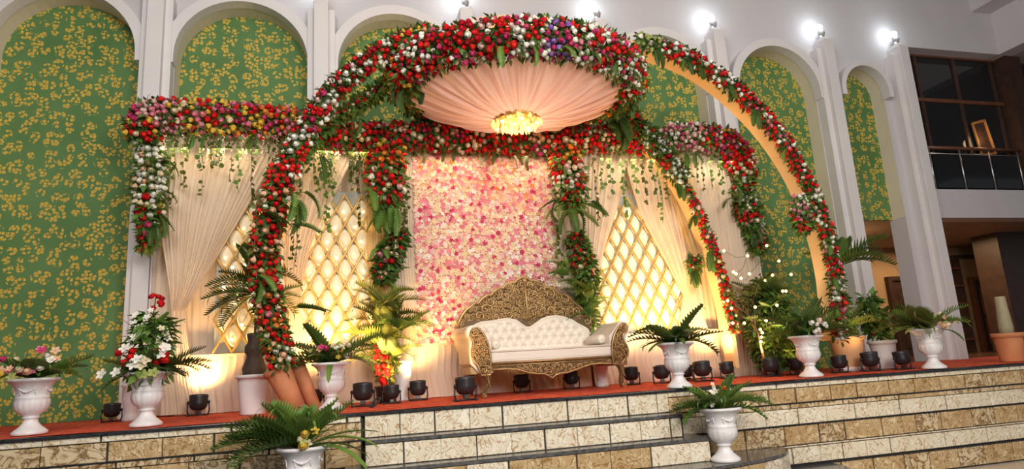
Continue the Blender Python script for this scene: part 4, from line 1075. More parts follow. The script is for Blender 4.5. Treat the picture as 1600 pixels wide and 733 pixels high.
b.tube([(cxm+.02,YC-.02,czm-.14),(cxm,YC-.034,czm-.02),(cxm-.01,YC-.03,czm+.10),(ctop[0],YC-.02,ctop[1])], [.010,.014,.014,.010], 8)
b.ball((ctop[0],YC-.01,ctop[1]-.03), .035, 10, 6)
b.build('crest_palmette', M['bronze'], so, smooth=True)
# tufted back
bt = c3((118,240),(132,214),(150,204),(168,197),(190,194),(214,192),(240,186),(268,184),(296,190),(312,202),(328,213),(340,216),(350,213),(366,202),(388,186),(412,177),(440,173),(470,178),(498,188),(516,200),(538,211),(556,222),(566,240))
YB_ = YS1-.12; BT = B_(*bt, Y=YB_+.03); zb = S_((770,546))[0][1]-.02
def btop(x):
    for (a, za), (c, zc) in zip(BT[:-1], BT[1:]):
        if a <= x <= c: return za+(zc-za)*(x-a)/(c-a)
    return BT[0][1] if x < BT[0][0] else BT[-1][1]
bx0, bx1 = BT[0][0], BT[-1][0]; btn = []
def backf(u, v):
    x = bx0+(bx1-bx0)*u; zt = btop(x); z = zb+(zt-zb)*v
    d = 0; sx, sz = .105, .085
    if .04 < u < .96 and .12 < v:
        j0 = round((z-zb-.05)/sz)
        for j in (j0-1, j0, j0+1):
            off = (j % 2)*.5
            i0 = round((x-bx0)/sx-off)
            for i in (i0-1, i0, i0+1):
                xx, zz = bx0+(i+off)*sx, zb+.05+j*sz
                if zz > btop(xx)-.045: continue
                q = math.hypot(x-xx, z-zz); d = max(d, exp(-(q/.022)**2))
        # diamond creases
        A = ((x-bx0)/sx+(z-zb-.05)/(2*sz)) % 1; Bq = ((x-bx0)/sx-(z-zb-.05)/(2*sz)) % 1
        cr_ = max(exp(-(min(A,1-A)/.07)**2), exp(-(min(Bq,1-Bq)/.07)**2))*.35
        if z < btop(x)-.06: d = max(d, cr_)
    edge = min(1, (1-v)*9, u*14, (1-u)*14)
    return (x, YB_+.045-.055*edge**.5+.034*d, z)
MB().grid(backf, 150, 60).build('tufted_back', M['cream_leather'], so, smooth=True)
b = MB()
for j in range(8):
    for i in range(-1, 22):
        xx, zz = bx0+(i+(j % 2)*.5)*.105, zb+.05+j*.085
        if bx0+.05 < xx < bx1-.05 and zb+.06 < zz < btop(xx)-.045: b.ball((xx, YB_+.018, zz), .010, 8, 5, (1,.6,1))
b.build('button_set', mottled('pearl_button',(.66,.60,.54),(.6,.54,.48),9,.25), so, smooth=True)
b = MB(); b.tube([(x, YB_+.022, z) for x, z in BT], .013, 6); b.build('back_piping', M['cream_leather'], so, smooth=True)
b = MB().bx(bx0-.02, bx1+.02, YB_+.05, YB_+.09, zb-.2, zb+.36); b.build('back_frame', M['bronze_dark'], so)
# seat
SL, SR = S_((768,548))[0], S_((953,540))[0]; sz1 = (SL[1]+SR[1])/2; sz0 = sz1-.115
print('sofa seat', SL, SR, 'back', BT[0], BT[-1], 'top', ctop)
def seatf(u, v):
    x = SL[0]-.03+(SR[0]-SL[0]+.06)*u; y = YS0-.02+(YB_+.04-YS0+.02)*v
    return (x, y, sz1+.014*sin(pi*u)**.3*sin(pi*min(1, v*1.0+.04))**.3-.02*(v < .01))
b = MB().bx(SL[0]-.02, SR[0]+.02, YS0-.02, YB_+.05, sz0, sz1+.006); b.build('seat_cushion', M['cream_leather'], so, bevel=.028)
b = MB().tube([(SL[0]-.02,YS0-.022,sz1-.006),(SR[0]+.02,YS0-.022,sz1-.006)], .008, 6).tube([(SL[0]-.02,YS0-.022,sz0+.01),(SR[0]+.02,YS0-.022,sz0+.01)], .008, 6)
b.build('seat_piping', M['cream_leather'], so, smooth=True)
# apron
ap_lo = c3((660,344),(640,346),(600,346),(565,350),(540,358),(510,370),(480,380),(455,382),(440,388),(426,400),(412,390),(398,384),(370,384),(340,380),(300,368),(262,366),(200,370))
APL = S_(*ap_lo); zt = sz0
poly = [(APL[-1][0], zt), ]+[(APL[0][0], zt)]+APL
poly = [(APL[-1][0], zt), (APL[0][0], zt)]+APL
MB().prism(poly, YS0-.012, YS0+.035).build('apron_board', M['carved'], so, bevel=.004)
b = MB(); rim(b, APL, YS0-.014, .010); rim(b, [(APL[-1][0], zt-.006), (APL[0][0], zt-.006)], YS0-.016, .012)
rim(b, [(APL[-1][0], zt-.034), (APL[0][0], zt-.034)], YS0-.014, .006)
b.build('apron_rim', M['bronze'], so, smooth=True)
b = MB(); carve_fill(b, [(x, min(z, zt-.036)) for x, z in poly], YS0-.014, .030, .007, 5, 700, 1.6)
ac = S_(*c3((426,370)))[0]
for k in range(8): leaf_relief(b, ac[0], ac[1]+.01, YS0-.026, .062, 2*pi*k/8, .3)
b.ball((ac[0], YS0-.03, ac[1]+.01), .018, 8, 5); b.build('apron_scrollwork', M['bronze'], so, smooth=True, kind='stuff')
MB().bx(SL[0], SR[0], YS0+.04, YB_+.05, zt-.07, zt).build('seat_frame', M['bronze_dark'], so)
# arms: front facades traced as carved boards with scrolls, upholstered roll behind
def arm(side):
    if side < 0:
        out = c4((160,338),(172,326),(190,324),(206,332),(222,352),(236,378),(250,412),(258,450),(263,500),(264,560),(262,580),(214,582),(206,560),(196,528),(176,506),(163,480),(160,452),(168,420),(170,396),(160,380),(154,362))
        leg = [((238,572),.040),((250,600),.036),((248,630),.028),((236,655),.022),((232,680),.024),((222,694),.034)]
        cc = c4; scroll = (178,348)
    else:
        out = c5((505,302),(516,316),(514,334),(504,350),(494,356),(492,380),(500,402),(516,424),(522,448),(518,474),(502,494),(490,508),(488,524),(440,518),(436,480),(434,440),(436,400),(444,366),(456,338),(472,314),(488,300))
        leg = [((470,510),.040),((488,540),.036),((492,572),.028),((484,600),.022),((486,622),.024),((494,640),.034)]
        cc = c5; scroll = (494,320)
    O_ = S_(*out)
    bd_ = MB().prism(O_, YS0-.035, YS0+.02).build('arm_facade', M['carved'], so, bevel=.006)
    b = MB(); rim(b, O_, YS0-.038, .011, True)
    sx, sz_ = S_(*cc(scroll))[0]; spiral(b, sx, sz_, YS0-.045, .042, (pi if side < 0 else 0), 1.5, -side, .009)
    carve_fill(b, O_, YS0-.038, .030, .007, 11+side, 400, 1.5)
    b.build('arm_scrollwork', M['bronze'], so, smooth=True, kind='stuff')
    # leg
    P = [S_(*cc(p))[0] for p, r in leg]; P = [(x, YS0-.01-.03*(k/5)**2, z if k < 5 else .034) for k, (x, z) in enumerate(P)]
    P = [tuple(v[:3]) for v in smooth_chain([(x, y, z, 0) for x, y, z in P], 14)]
    R2_ = [leg[min(int(k/14*5), 4)][1]*(1-(k/14*5 % 1))+leg[min(int(k/14*5)+1, 5)][1]*(k/14*5 % 1) for k in range(15)]; R2_[-1] = leg[-1][1]
    l_ = MB().tube(P, R2_, 10).build('leg', M['carved'], so, smooth=True)
    b = MB(); x, y, z = P[-1]; spiral(b, x, z+.005, y-.034, .026, 0, 1.3, side, .007); 
    for k in range(5): leaf_relief(b, P[3][0], P[3][2]+.02-.02*k, P[3][1]-.034, .05, -pi/2+(k-2)*.3, .3)
    b.build('leg_carving', M['bronze'], l_, smooth=True)
    # back leg
    x0 = (O_[0][0]+O_[10][0])/2-side*.03; yb_ = YS1-.10
    P = [(x0, yb_, sz0-.02), (x0+side*.02, yb_-.01, sz0-.12), (x0+side*.01, yb_, .14), (x0+side*.03, yb_+.02, .03)]
    MB().tube([tuple(v[:3]) for v in smooth_chain([(*p, 0) for p in P], 10)], [.045,.045,.044,.04,.036,.032,.028,.026,.026,.028,.032], 8).build('leg', M['bronze_dark'], so, smooth=True)
    # rolled upholstery: cross-section swept front to back
    ix = (SL[0] if side < 0 else SR[0]); ox = S_(*cc((160,452) if side < 0 else (520,448)))[0][0]; tx, tz = S_(*cc((178,348) if side < 0 else (494,322)))[0]
    low = S_(*cc((205,560) if side < 0 else (495,500)))[0]
    R_ = .072; s = side
    sec = [(ix-s*.02, sz0), (ix, sz1), (ix+s*.0, sz1+.09)]
    sec += [(tx+s*(.01)-s*R_*cos(a)*1.0, tz+R_*sin(a)) for a in [radians(q) for q in (20,45,70,90,115,140,165,190,215,235)]]
    sec += [(ox+s*.005, tz-R_*1.5), (ox+s*.018, (tz+low[1])/2), (ox+s*.01, low[1]+.08), (low[0]+s*.0, low[1]-.02), (ix, low[1]-.02)]
    k = len(sec); b = MB(); ys = [YS0, YS0+.02, YS0+.25, YS1-.16, YS1-.06]
    vs = []
    for q, y in enumerate(ys):
        fl = 1+.0*(q/4)
        for (x, z) in sec: vs.append((x+(s*.05*(q/4) if z > sz1+.05 and (x-ix)*s > .05 else 0), y, z+.012*(q/4)*(z > sz1+.05)))
    fs = [(q*k+j, q*k+(j+1)%k, (q+1)*k+(j+1)%k, (q+1)*k+j) for q in range(4) for j in range(k)]+[tuple(range(k-1,-1,-1)), tuple(4*k+j for j in range(k))]
    b.add(vs, fs); b.build('arm_pad', M['cream_leather'] if side > 0 else M['gold_lit_leather'], so, smooth=False, bevel=.006)  # left pad takes the colour with the gold light painted in
    if side < 0:   # cream front face and inner face of the left arm
        cap = [(x, y) for x, y in sec]
        MB().prism([(tx+(x-tx)*1.02, tz+(z-tz)*1.02+.002) for x, z in cap], YS0-.002, YS0+.05).build('arm_front_panel', M['cream_leather'], so, bevel=.008)
        inn = [(sec[j][0]-s*.006, sec[j][1]+(.004 if j > 4 else 0)) for j in range(0, 8)]
        b = MB(); kk = len(inn); vs = [(x, YS0+.03, z) for x, z in inn]+[(x, YS1-.07, z) for x, z in inn]
        b.add(vs, [(j, j+1, kk+j+1, kk+j) for j in range(kk-1)]); b.build('arm_inner_panel', M['cream_leather'], so, smooth=True)
        MB().bx(ox-.01, ox+.16, YS0+.03, YS1-.08, low[1]-.03, low[1]+.045).build('side_rail', M['bronze'], so, bevel=.006)
    else:
        MB().bx(ox-.16, ox+.01, YS0+.03, YS1-.08, low[1]-.05, low[1]+.02).build('side_rail', M['bronze'], so, bevel=.006)
arm(-1); arm(1)
for (px, py), s in (((776,541),-1), ((941,531),1)):
    q = at(px, py, YS0+.12); r_ = .048
    o = thing('bolster', 'small round cream bolster cushion inside the %s sofa arm' % ('left' if s < 0 else 'right'), 'cushion', (q.x, q.y, sz1+.022+r_), 'bolsters on the sofa')
    MB().tube([(0,0,0),(0,.006,0),(0,.02,0),(0,.38,0),(0,.395,0)], [.018,.038,r_,r_,.036], 18).build('bolster_roll', M['cream_leather'], o, smooth=True, world=False)
    MB().ball((0,-.003,0), .010, 8, 5).build('end_button', M['cream_leather'], o, smooth=True, world=False)

# ================================================================ URNS, POTS AND PLANTS
URNP = [(.262,0),(.275,.012),(.275,.05),(.235,.085),(.17,.14),(.125,.20),(.108,.25),(.115,.275),(.14,.29),(.14,.305),(.118,.315),(.16,.35),(.215,.395),(.252,.45),(.272,.52),(.274,.58),(.262,.625),(.268,.635),(.268,.65),(.258,.66),(.256,.72),(.27,.79),(.305,.86),(.355,.91),(.395,.93),(.412,.945),(.412,.965),(.40,.985),(.365,.985),(.34,.95),(.25,.86),(.20,.84)]
URN_ME = MB().lathe(URNP, 48, flute=(.34,.625,.045,16)).mesh('urn', M['white_glaze'], True)
def urn_relief():
    b = MB()
    for k in range(4):
        a0 = k*pi/2-pi/2
        pts = []
        for q in range(9):
            a = a0+(q-4)*.11; pts.append((.275*cos(a), .275*sin(a), .80-.055*sin(pi*q/8)))
        b.tube(pts, [.008,.013,.016,.018,.02,.018,.016,.013,.008], 6)
        for s in (-1,1):
            a = a0+s*.44; b.ball((.268*cos(a), .268*sin(a), .80), .026, 8, 6)
            b.tube([(.268*cos(a+.02*q), .268*sin(a+.02*q), .78-.022*q) for q in range(5)], [.014,.012,.010,.008,.004], 5)
        for q in range(3): b.ball((.285*cos(a0+(q-1)*.13), .285*sin(a0+(q-1)*.13), .745+.01*abs(q-1)), .02, 6, 4)
    return b.mesh('swag_relief', M['white_glaze'], True)
REL_ME = urn_relief(); SOIL_ME = MB().lathe([(.34,.90),(.30,.93),(.1,.95),(.001,.955)], 20).mesh('soil', M['soil'])
def urn(root, H):
    S4 = Matrix.Scale(H, 4)
    u = inst('urn', URN_ME, root, S4); inst('swag_relief', REL_ME, u, Matrix.Identity(4)); inst('soil', SOIL_ME, u, Matrix.Identity(4)); return u
def pot(root, H, R_, mat, taper=.72, lip=.07):
    return MB().lathe([(R_*taper*.98,0),(R_*taper,.01),(R_*.93,H*.80),(R_*.94,H*(1-lip*1.8)),(R_*1.06,H*(1-lip*1.6)),(R_*1.08,H*.985),(R_*1.04,H),(R_*.93,H),(R_*.90,H*.93),(.01,H*.9)], 36).build('pot', mat, root, smooth=True, world=False)
def flowers(root, items, name='bloom'):
    for (x, y, z), col, s, kind in items:
        nrm = Vector((x*2, -1+uni(-.3,.3), z*.5+.3)); me = random.choice(ROSE[col]) if kind == 'rose' else BLOOM[col]
        inst('rose' if kind == 'rose' else 'bloom', me, root, frame_to(Vector((x,y,z)), nrm, uni(0,6), s))
GU = 'planted white urns along the stage'
UH = .43
def urn_plant(label, px, py, z=0, H=UH, build=None, loc=None):
    p = loc or gz(px, py-2, z+.01); r = thing('planted_urn', label, 'urn plant', p, GU); urn(r, H)
    build(r, Vector((0,0,H*.93))); return r
def bloom_cluster(r, c, cols, n, rad, s=.028, kinds=('rose','bloom')):
    it = []
    for _ in range(n): it.append(((c[0]+uni(-rad,rad), c[1]-.05+uni(-rad,0)*.8, c[2]+.04+uni(-rad,rad)*.7), random.choice(cols), s*uni(.9,1.4), random.choice(kinds)))
    flowers(r, it)
def bA(r, t):     # far left urn: dark straps, mixed pastel blooms
    fan(r, t, 'palm_dark', 9, (.7,1.35), (.55,.8)); fan(r, t, 'strap_mid', 10, (.3,1.1), (.6,.85), name='leaf'); fan(r, t, 'palm_mid', 5, (.6,1.3), (.6,.85), (-.6,.8))
    fan(r, t, 'strap_lime', 3, (.2,.7), (.5,.6), (2,3.6), 'leaf')
    bloom_cluster(r, (-.02,-.06,t.z+.12), ['white','pink','magenta','cream'], 8, .13); bloom_cluster(r, (.12,-.02,t.z+.16), ['pink','white','peach'], 5, .07); bloom_cluster(r, (-.02,-.18,t.z+.03), ['green','peach','yellow'], 5, .09)
urn_plant('leftmost white urn in front of the bare green wallpaper, pastel blooms among dark fronds', 46, 681, build=bA)
def bB(r, t):     # tall floral arrangement
    stems = MB().tube([(0,0,t.z-.05),(-.01,0,t.z+.3),(.03,0,t.z+.66)], [.012,.008,.003], 6); stems.build('stem', M['wire'], r, smooth=True, world=False)
    foliage_blob(r, [(t+Vector((0,0,.0)),.17),(t+Vector((0,0,.25)),.15),(t+Vector((0,0,.46)),.09)], 420, ('dark','mid'), (.06,.12), world=False)
    fan(r, t, 'fern_dark', 9, (.9,1.6), (.6,.85)); fan(r, t, 'palm_dark', 7, (.9,1.5), (.5,.65)); fan(r, t+Vector((0,0,.3)), 'fern_mid', 7, (.2,1.1), (.5,.65), (-.5,1.0)); fan(r, t+Vector((0,0,.25)), 'strap_dark', 8, (.5,1.2), (.55,.8), name='leaf')
    fan(r, t+Vector((.05,0,.02)), 'palm_olive', 4, (1.0,1.4), (.75,.9), (-.5,.5))
    flowers(r, [((-.06+uni(-.05,.05)-.07*(.5-k/14), -.11+uni(-.03,.03), t.z+.25+.26*k/14), 'white', .026, 'bloom') for k in range(15)])
    flowers(r, [((.12+uni(-.05,.05), -.10+uni(-.04,.02), t.z+.20+.02*k), random.choice(['white','cream']), .03, 'bloom') for k in range(9)])
    for cx in (-.13, .14): flowers(r, [((cx+uni(-.06,.06), -.16+uni(-.03,.03), t.z+.14+uni(-.05,.05)), 'red', .034, 'rose') for _ in range(8)])
    flowers(r, [((x, -.21, t.z+z), c, .045, 'bloom') for x, z, c in ((-.03,.12,'white'),(.0,.07,'cream'),(.03,.11,'cream'),(.13,.15,'white'),(-.12,.21,'white'),(.16,.20,'white'),(-.06,.08,'white'),(-.17,.03,'white'),(-.27,.02,'white'),(.09,.01,'green'),(.02,.0,'green'))])
    flowers(r, [((.03+uni(-.06,.06), -.02, t.z+.56+uni(-.05,.1)), random.choice(['red','deep']), .026, 'rose') for _ in range(9)])
urn_plant('white urn with tall arrangement of white orchids, red roses and ferns', 228, 668, build=bB)
def bC(r, t):
    fan(r, t, 'strap_mid', 5, (.05,.45), (.8,1.0), name='leaf'); fan(r, t, 'fern_dark', 5, (.1,.5), (.9,1.15)); fan(r, t, 'strap_mid', 9, (.6,1.3), (.9,1.2), name='leaf'); fan(r, t, 'palm_dark', 5, (.9,1.4), (.8,1.0), (2.4,4.0)); fan(r, t, 'palm_mid', 5, (.8,1.3), (.85,1.05), (-.7,.7)); fan(r, t+Vector((0,-.12,0)), 'strap_mid', 1, (1.9,2.0), (.9,1.0), (-1.7,-1.4), 'leaf')
    bloom_cluster(r, (.06,-.10,t.z+.10), ['cream','yellow','white'], 9, .11); bloom_cluster(r, (-.10,-.08,t.z+.08), ['green','magenta','peach'], 5, .08)
urn_plant('white urn with upright dark fronds, right of the leaning terracotta pot', 518, 643, build=bC)
def bD(r, t):
    fan(r, t, 'fern_dark', 7, (.15,.7), (.9,1.15)); fan(r, t, 'fern_dark', 9, (.9,1.6), (.9,1.2)); fan(r, t, 'strap_dark', 6, (1.0,1.7), (.9,1.1), name='leaf'); fan(r, t, 'strap_lime', 3, (.2,.8), (.8,.9), (2.2,3.4), 'leaf'); bloom_cluster(r, (.02,-.12,t.z+.04), ['green'], 3, .05)
urn_plant('white urn with dark toothed fronds to the right of the sofa', 1062, 608, build=bD)
def bE(r, t):
    fan(r, t, 'palm_dark', 9, (.1,.8), (.8,1.0)); fan(r, t, 'palm_mid', 9, (.7,1.4), (.75,.95)); fan(r, t, 'palm_olive', 5, (.7,1.3), (.8,1.0), (-.8,.8)); bloom_cluster(r, (.0,-.12,t.z+.06), ['cream','white','blush'], 9, .11, kinds=('rose',))
urn_plant('white urn of palm fronds and cream roses in front of the bushy lit tree', 1268, 591, build=bE)
def bF(r, t):
    fan(r, t, 'palm_olive', 8, (.4,1.2), (.8,1.05), (1.6,4.4)); fan(r, t, 'strap_lime', 9, (.3,1.2), (.75,1.0), name='leaf'); fan(r, t, 'palm_mid', 8, (.4,1.3), (.7,.9)); fan(r, t, 'strap_burgundy', 3, (.2,.8), (.7,.8), (-.2,1.2), 'leaf'); fan(r, t+Vector((.02,-.12,0)), 'strap_dark', 1, (1.9,2.0), (.8,.9), (-1.6,-1.4), 'leaf')
    bloom_cluster(r, (.06,-.12,t.z+.05), ['cream','peach','green'], 9, .12, kinds=('rose',))
urn_plant('rightmost white urn at the stage corner by the white pilaster, spiky leaves and cream roses', 1460, 578, build=bF)
q = at(1121, 650, 5.16)
def bG(r, t):
    fan(r, t, 'fern_mid', 7, (.1,.7), (.7,.95)); fan(r, t, 'strap_lime', 9, (.05,.6), (.6,.85), name='leaf'); fan(r, t, 'fern_mid', 7, (.9,1.6), (.75,1.0)); fan(r, t, 'palm_dark', 6, (1.0,1.7), (.7,.85), (2.2,4.2)); fan(r, t, 'palm_mid', 5, (.8,1.4), (.75,.95), (-.6,.9))
    flowers(r, [((-.10+uni(-.05,.05), -.10, t.z+.05+.02*k), random.choice(['white','cream']), .018, 'bloom') for k in range(10)]); bloom_cluster(r, (.0,-.06,t.z+.17), ['orange'], 2, .02)
urn_plant('white urn standing on the wide curved granite step at the right, spiky green fern', 0, 0, H=.455, build=bG, loc=Vector((q.x+.03, 5.16, -.6)))
q = at(473, 697, 4.93)
def bH(r, t):
    fan(r, t, 'palm_dark', 11, (.8,1.5), (.95,1.2), (2.0,4.2)); fan(r, t, 'strap_lime', 5, (.5,1.1), (.95,1.15), (2.2,3.6), 'leaf'); fan(r, t, 'palm_mid', 9, (.0,.6), (.75,.95)); fan(r, t, 'fern_mid', 8, (.0,.7), (.7,.95)); fan(r, t, 'strap_mid', 4, (1.0,1.6), (1.25,1.55), (-.5,.6), 'leaf'); fan(r, t, 'strap_mid', 6, (.8,1.6), (1.25,1.55), (2.4,3.9), 'leaf'); fan(r, t, 'strap_mid', 6, (.2,1.3), (.8,1.0), name='leaf')
    bloom_cluster(r, (.02,-.12,t.z+.05), ['yellow','green','cream'], 7, .07); bloom_cluster(r, (.10,-.0,t.z+.20), ['red'], 2, .03, .018)
r = urn_plant('nearest white urn at the bottom left, long green palm leaves spilling over its rim', 0, 0, H=.45, build=bH, loc=Vector((q.x, 4.98, -.6)))

# small pedestal urn without plant behind the far left can, and pale vases near the pink wall
def pedestal(label, px, py, H, Y, rad=1.0):
    q = at(px, py, Y); o = thing('pedestal_vase', label, 'vase', (q.x, Y, .008))
    MB().lathe([(.10*rad,0),(.105*rad,.02),(.085*rad,.06),(.075*rad,H*.25),(.10*rad,H*.45),(.115*rad,H*.62),(.115*rad,H*.92),(.135*rad,H*.95),(.135*rad,H*.985),(.12*rad,H),(.10*rad,H),(.09*rad,H*.9),(.01,H*.9)], 28).build('vase_body', M['white_glaze'], o, smooth=True, world=False); return o
pedestal('slim white vase behind the black stage lights, left of the pink flower wall', 628, 600, .42, 7.08, .85)
pedestal('short white vase glimpsed behind the tall floral urn at far left', 205, 640, .34, 6.9, .7)
pedestal('short white vase seen under the sofa behind the black lights', 940, 590, .26, 6.98, .7)

# tall palm in a white pot, with dark carved stem vase
def P_at(px, py, Y): q = at(px, py, Y); return Vector((q.x, Y, .008))
pt = thing('potted_palm', 'tall feathery palm in a dark carved vase set in a round white pot', 'potted palm', P_at(396, 640, 6.55))
s_ = 6.7/1000
pot(pt, .36, .155, M['white_glaze'], .74, .05)
MB().lathe([(.085,.32),(.10,.36),(.105,.42),(.08,.48),(.065,.53),(.085,.57),(.085,.62),(.06,.66),(.07,.71),(.072,.74),(.05,.745)], 18, flute=(.34,.72,.10,7)).build('carved_vase', M['bark'], pt, smooth=True, world=False)
MB().tube([(0,0,.5),(.01,0,1.0),(.015,0,1.25)], [.016,.014,.010], 8).build('trunk', M['bark'], pt, smooth=True, world=False)
for k in range(17):
    a = 2*pi*k/17+uni(-.2,.2); zz = uni(.98,1.3); tl = uni(.15,1.35)
    mt = Matrix.Translation((.01,0,zz)) @ Matrix.Rotation(a, 4, 'Z') @ Matrix.Rotation(-tl, 4, 'X') @ Matrix.Scale(uni(.72,.98), 4)
    inst('frond', random.choice(FR['palm_dark'][:3] if k % 3 else FR['palm_olive']), pt, mt)
for a, tl in ((.9,1.0),(1.3,.8),(1.6,1.2),(1.9,.9),(1.1,1.45)):
    inst('frond', FR['palm_dark'][1], pt, Matrix.Translation((0,0,1.12)) @ Matrix.Rotation(a, 4, 'Z') @ Matrix.Rotation(-tl, 4, 'X') @ Matrix.Scale(.9, 4))

# leaning terracotta footings of the arches
lt = thing('leaning_terracotta_pot', 'large terracotta pot leaning to the right at the foot of the left flower arch', 'pot', P_at(478, 640, YA+.05))
pa, pb = at(432, 574, YA+.05)-lt.location, at(462, 637, YA+.05)-lt.location
dv = (pb-pa); ln = dv.length; dn = dv/ln
MB().tube([pa+dn*ln*u for u in (0,.03,.12,.14,.18,.6,1.0)], [.118,.125,.124,.110,.108,.092,.08], 28).build('pot_body', M['terracotta'], lt, smooth=True, world=False)
pa2 = at(462, 562, YA+.3)-lt.location; pb2 = at(492, 636, YA+.3)-lt.location; pb2.z = .02
lt2 = thing('slanted_terracotta_tube', 'slanting terracotta tube behind the leaning pot, foot of the arch', 'pot', P_at(490, 636, YA+.3))
MB().tube([lt.location+pa2-lt2.location, lt.location+pb2-lt2.location], [.065,.06], 24).build('tube_body', M['terracotta'], lt2, smooth=True, world=False)

# golden palm clump with red blooms left of pink wall
gp_ = thing('golden_palm', 'yellow-green feathery palm clump lit gold, left of the pink flower wall', 'potted palm', P_at(604, 615, 6.88))
pot(gp_, .17, .12, M['black'], .8)
for k in range(7): MB().tube([(uni(-.05,.05),uni(-.04,.04),.12),(uni(-.08,.08),uni(-.05,.02),.55),(uni(-.12,.14),uni(-.08,0),.85)], [.008,.007,.004], 5).build('stem', LEAF['lime'], gp_, smooth=True, world=False)
for zz, n in ((.42,7),(.62,10),(.80,10),(.98,8)):
    fan(gp_, Vector((uni(-.03,.05),-.02,zz)), random.choice(('palm_lime','palm_olive','palm_lime')), n, (.3,1.4), (.7,.95))
foliage_blob(gp_, [(Vector((0,-.02,.25)),.10),(Vector((0,-.02,.6)),.14),(Vector((0,-.02,1.05)),.13)], 500, ('lime','olive'), (.05,.09), world=False)
for k in range(26): inst('bloom', random.choice([BLOOM['red'],ROSE['red'][0]]), gp_, frame_to(Vector((-.04+uni(-.07,.07), -.10, uni(.18,.60))), (uni(-.4,.4),-1,uni(-.2,.4)), uni(0,6), .038))
fan(gp_, Vector((.16,-.08,.72)), 'palm_mid', 8, (.4,1.3), (.65,.8))
rb = thing('climbing_fern', 'yellow-green fern column rising behind the right end of the sofa back', 'plant', P_at(928, 600, 7.16))
MB().tube([(0,0,0),(-.02,0,.7),(-.04,0,1.2)], [.016,.012,.008], 6).build('stem', M['twig'], rb, smooth=True, world=False)
for zz, n in ((.78,6),(.9,8),(1.02,8),(1.14,6)): fan(rb, Vector((-.02+uni(-.03,.03),-.01,zz)), random.choice(('palm_lime','palm_mid')), n, (.3,1.4), (.5,.7))
foliage_blob(rb, [(Vector((.02,-.02,.7)),.09),(Vector((-.03,-.02,1.25)),.12)], 350, ('lime','mid'), (.05,.09), world=False)

# right-hand group: bushy lit tree, twiggy plant, tan pot, white pot, far-right terracotta
bt_ = thing('bushy_tree', 'dark bushy leafy tree strung with warm bulbs right of the backdrop', 'tree', P_at(1212, 588, 6.75))
MB().tube([(0,0,0),(.02,0,.5),(0,0,1.1)], [.03,.022,.012], 8).build('trunk', M['twig'], bt_, smooth=True, world=False)
foliage_blob(bt_, [(Vector((0,0,.15)),.17),(Vector((.03,0,.5)),.30),(Vector((.02,0,.85)),.26),(Vector((0,0,1.12)),.10)], 2600, ('dark','mid','olive'), (.05,.10), world=False)
for zz, n in ((.45,7),(.7,8),(.9,8)): fan(bt_, Vector((0,0,zz)), 'palm_dark', n, (.3,1.3), (.75,.95))
tw_ = thing('twiggy_plant', 'thin twiggy plant with small leaves in front of the rightmost curtain', 'plant', P_at(1196, 586, 6.6))
tk = MB()
def twig(b, p, d, L, r, lv, leaves):
    q = p+d*L; mid = p+d*L*.5+Vector((uni(-.03,.03),uni(-.03,.03),0)); b.tube([p, mid, q], [r, r*.8, r*.55], 5)
    if lv > 0:
        for _ in range(3): twig(b, p+d*L*uni(.5,1), (d+Vector((uni(-.8,.6),uni(-.5,.5),uni(-.2,.6)))).normalized(), L*.62, r*.6, lv-1, leaves)
    else: leaves.append(q); leaves.append(mid)
lvs = []; tk.tube([(0,0,0),(0,0,.3)], [.02,.016], 6); twig(tk, Vector((0,0,.25)), Vector((-.15,0,1)).normalized(), .45, .013, 3, lvs)
tk.build('branches', M['twig'], tw_, smooth=True, world=False)
lb = MB()
for p in lvs:
    for _ in range(3):
        dirv = Vector((uni(-1,1),uni(-1,.5),uni(-.8,.6))).normalized(); x_ = dirv.cross(Vector((uni(-1,1),-1,.3))).normalized(); mt = Matrix((( *x_,),( *dirv,),( *x_.cross(dirv),))).transposed().to_4x4(); mt.translation = p
        lf(lb, mt, uni(.05,.075), .03, .2, 2)
o = lb.build('foliage', LEAF['olive'], tw_, world=False, kind='stuff')
tp = thing('potted_palm', 'palm and leafy sprigs in a tan clay pot beside the right arch leg', 'potted palm', P_at(1328,570,6.45))
pot(tp, .40, .195, M['tan_pot'], .66); MB().lathe([(.15,0),(.16,.03),(.15,.05)], 24).build('saucer', M['white_glaze'], tp, smooth=True, world=False)
MB().tube([(0,0,.35),(-.02,0,.9),(-.03,0,1.35)], [.016,.012,.008], 6).build('trunk', LEAF['mid'], tp, smooth=True, world=False)
fan(tp, Vector((.02,-.02,1.22)), 'palm_dark', 9, (.5,1.4), (1.0,1.25), (-1.3,1.3)); fan(tp, Vector((0,0,1.22)), 'palm_dark', 4, (.3,.9), (.8,1.0)); fan(tp, Vector((0,-.02,.42)), 'palm_lime', 6, (.1,1.0), (.6,.9), (-1.2,1.2))
foliage_blob(tp, [(Vector((.0,-.03,.45)),.10),(Vector((-.02,0,.9)),.07)], 260, ('lime','mid'), (.06,.10), world=False)
wp = thing('potted_shrub', 'dark leafy shrub in a small white pot in the narrow opening', 'potted shrub', P_at(1384,570,6.4))
pot(wp, .33, .15, M['white_glaze'], .62)
MB().tube([(0,0,.3),(-.05,0,.62),(-.07,0,.85)], [.014,.010,.006], 6).build('trunk', M['twig'], wp, smooth=True, world=False)
foliage_blob(wp, [(Vector((-.02,0,.38)),.10),(Vector((-.06,0,.6)),.13),(Vector((-.08,0,.86)),.09)], 520, ('dark','mid'), (.06,.11), world=False); fan(wp, Vector((-.02,0,.5)), 'fern_dark', 8, (.2,1.2), (.7,.95))
for k in range(10): inst('rose', ROSE['deep'][0], wp, frame_to(Vector((-.15+uni(-.02,.02), -.06, uni(.42,.75))), (-.6,-1,0), 0, .022))
tr = thing('terracotta_planter', 'terracotta pot holding a pale cactus column at the far right of the stage', 'planter', P_at(1584, 571, 5.95))
pot(tr, .33, .155, M['terracotta'], .80, .09)
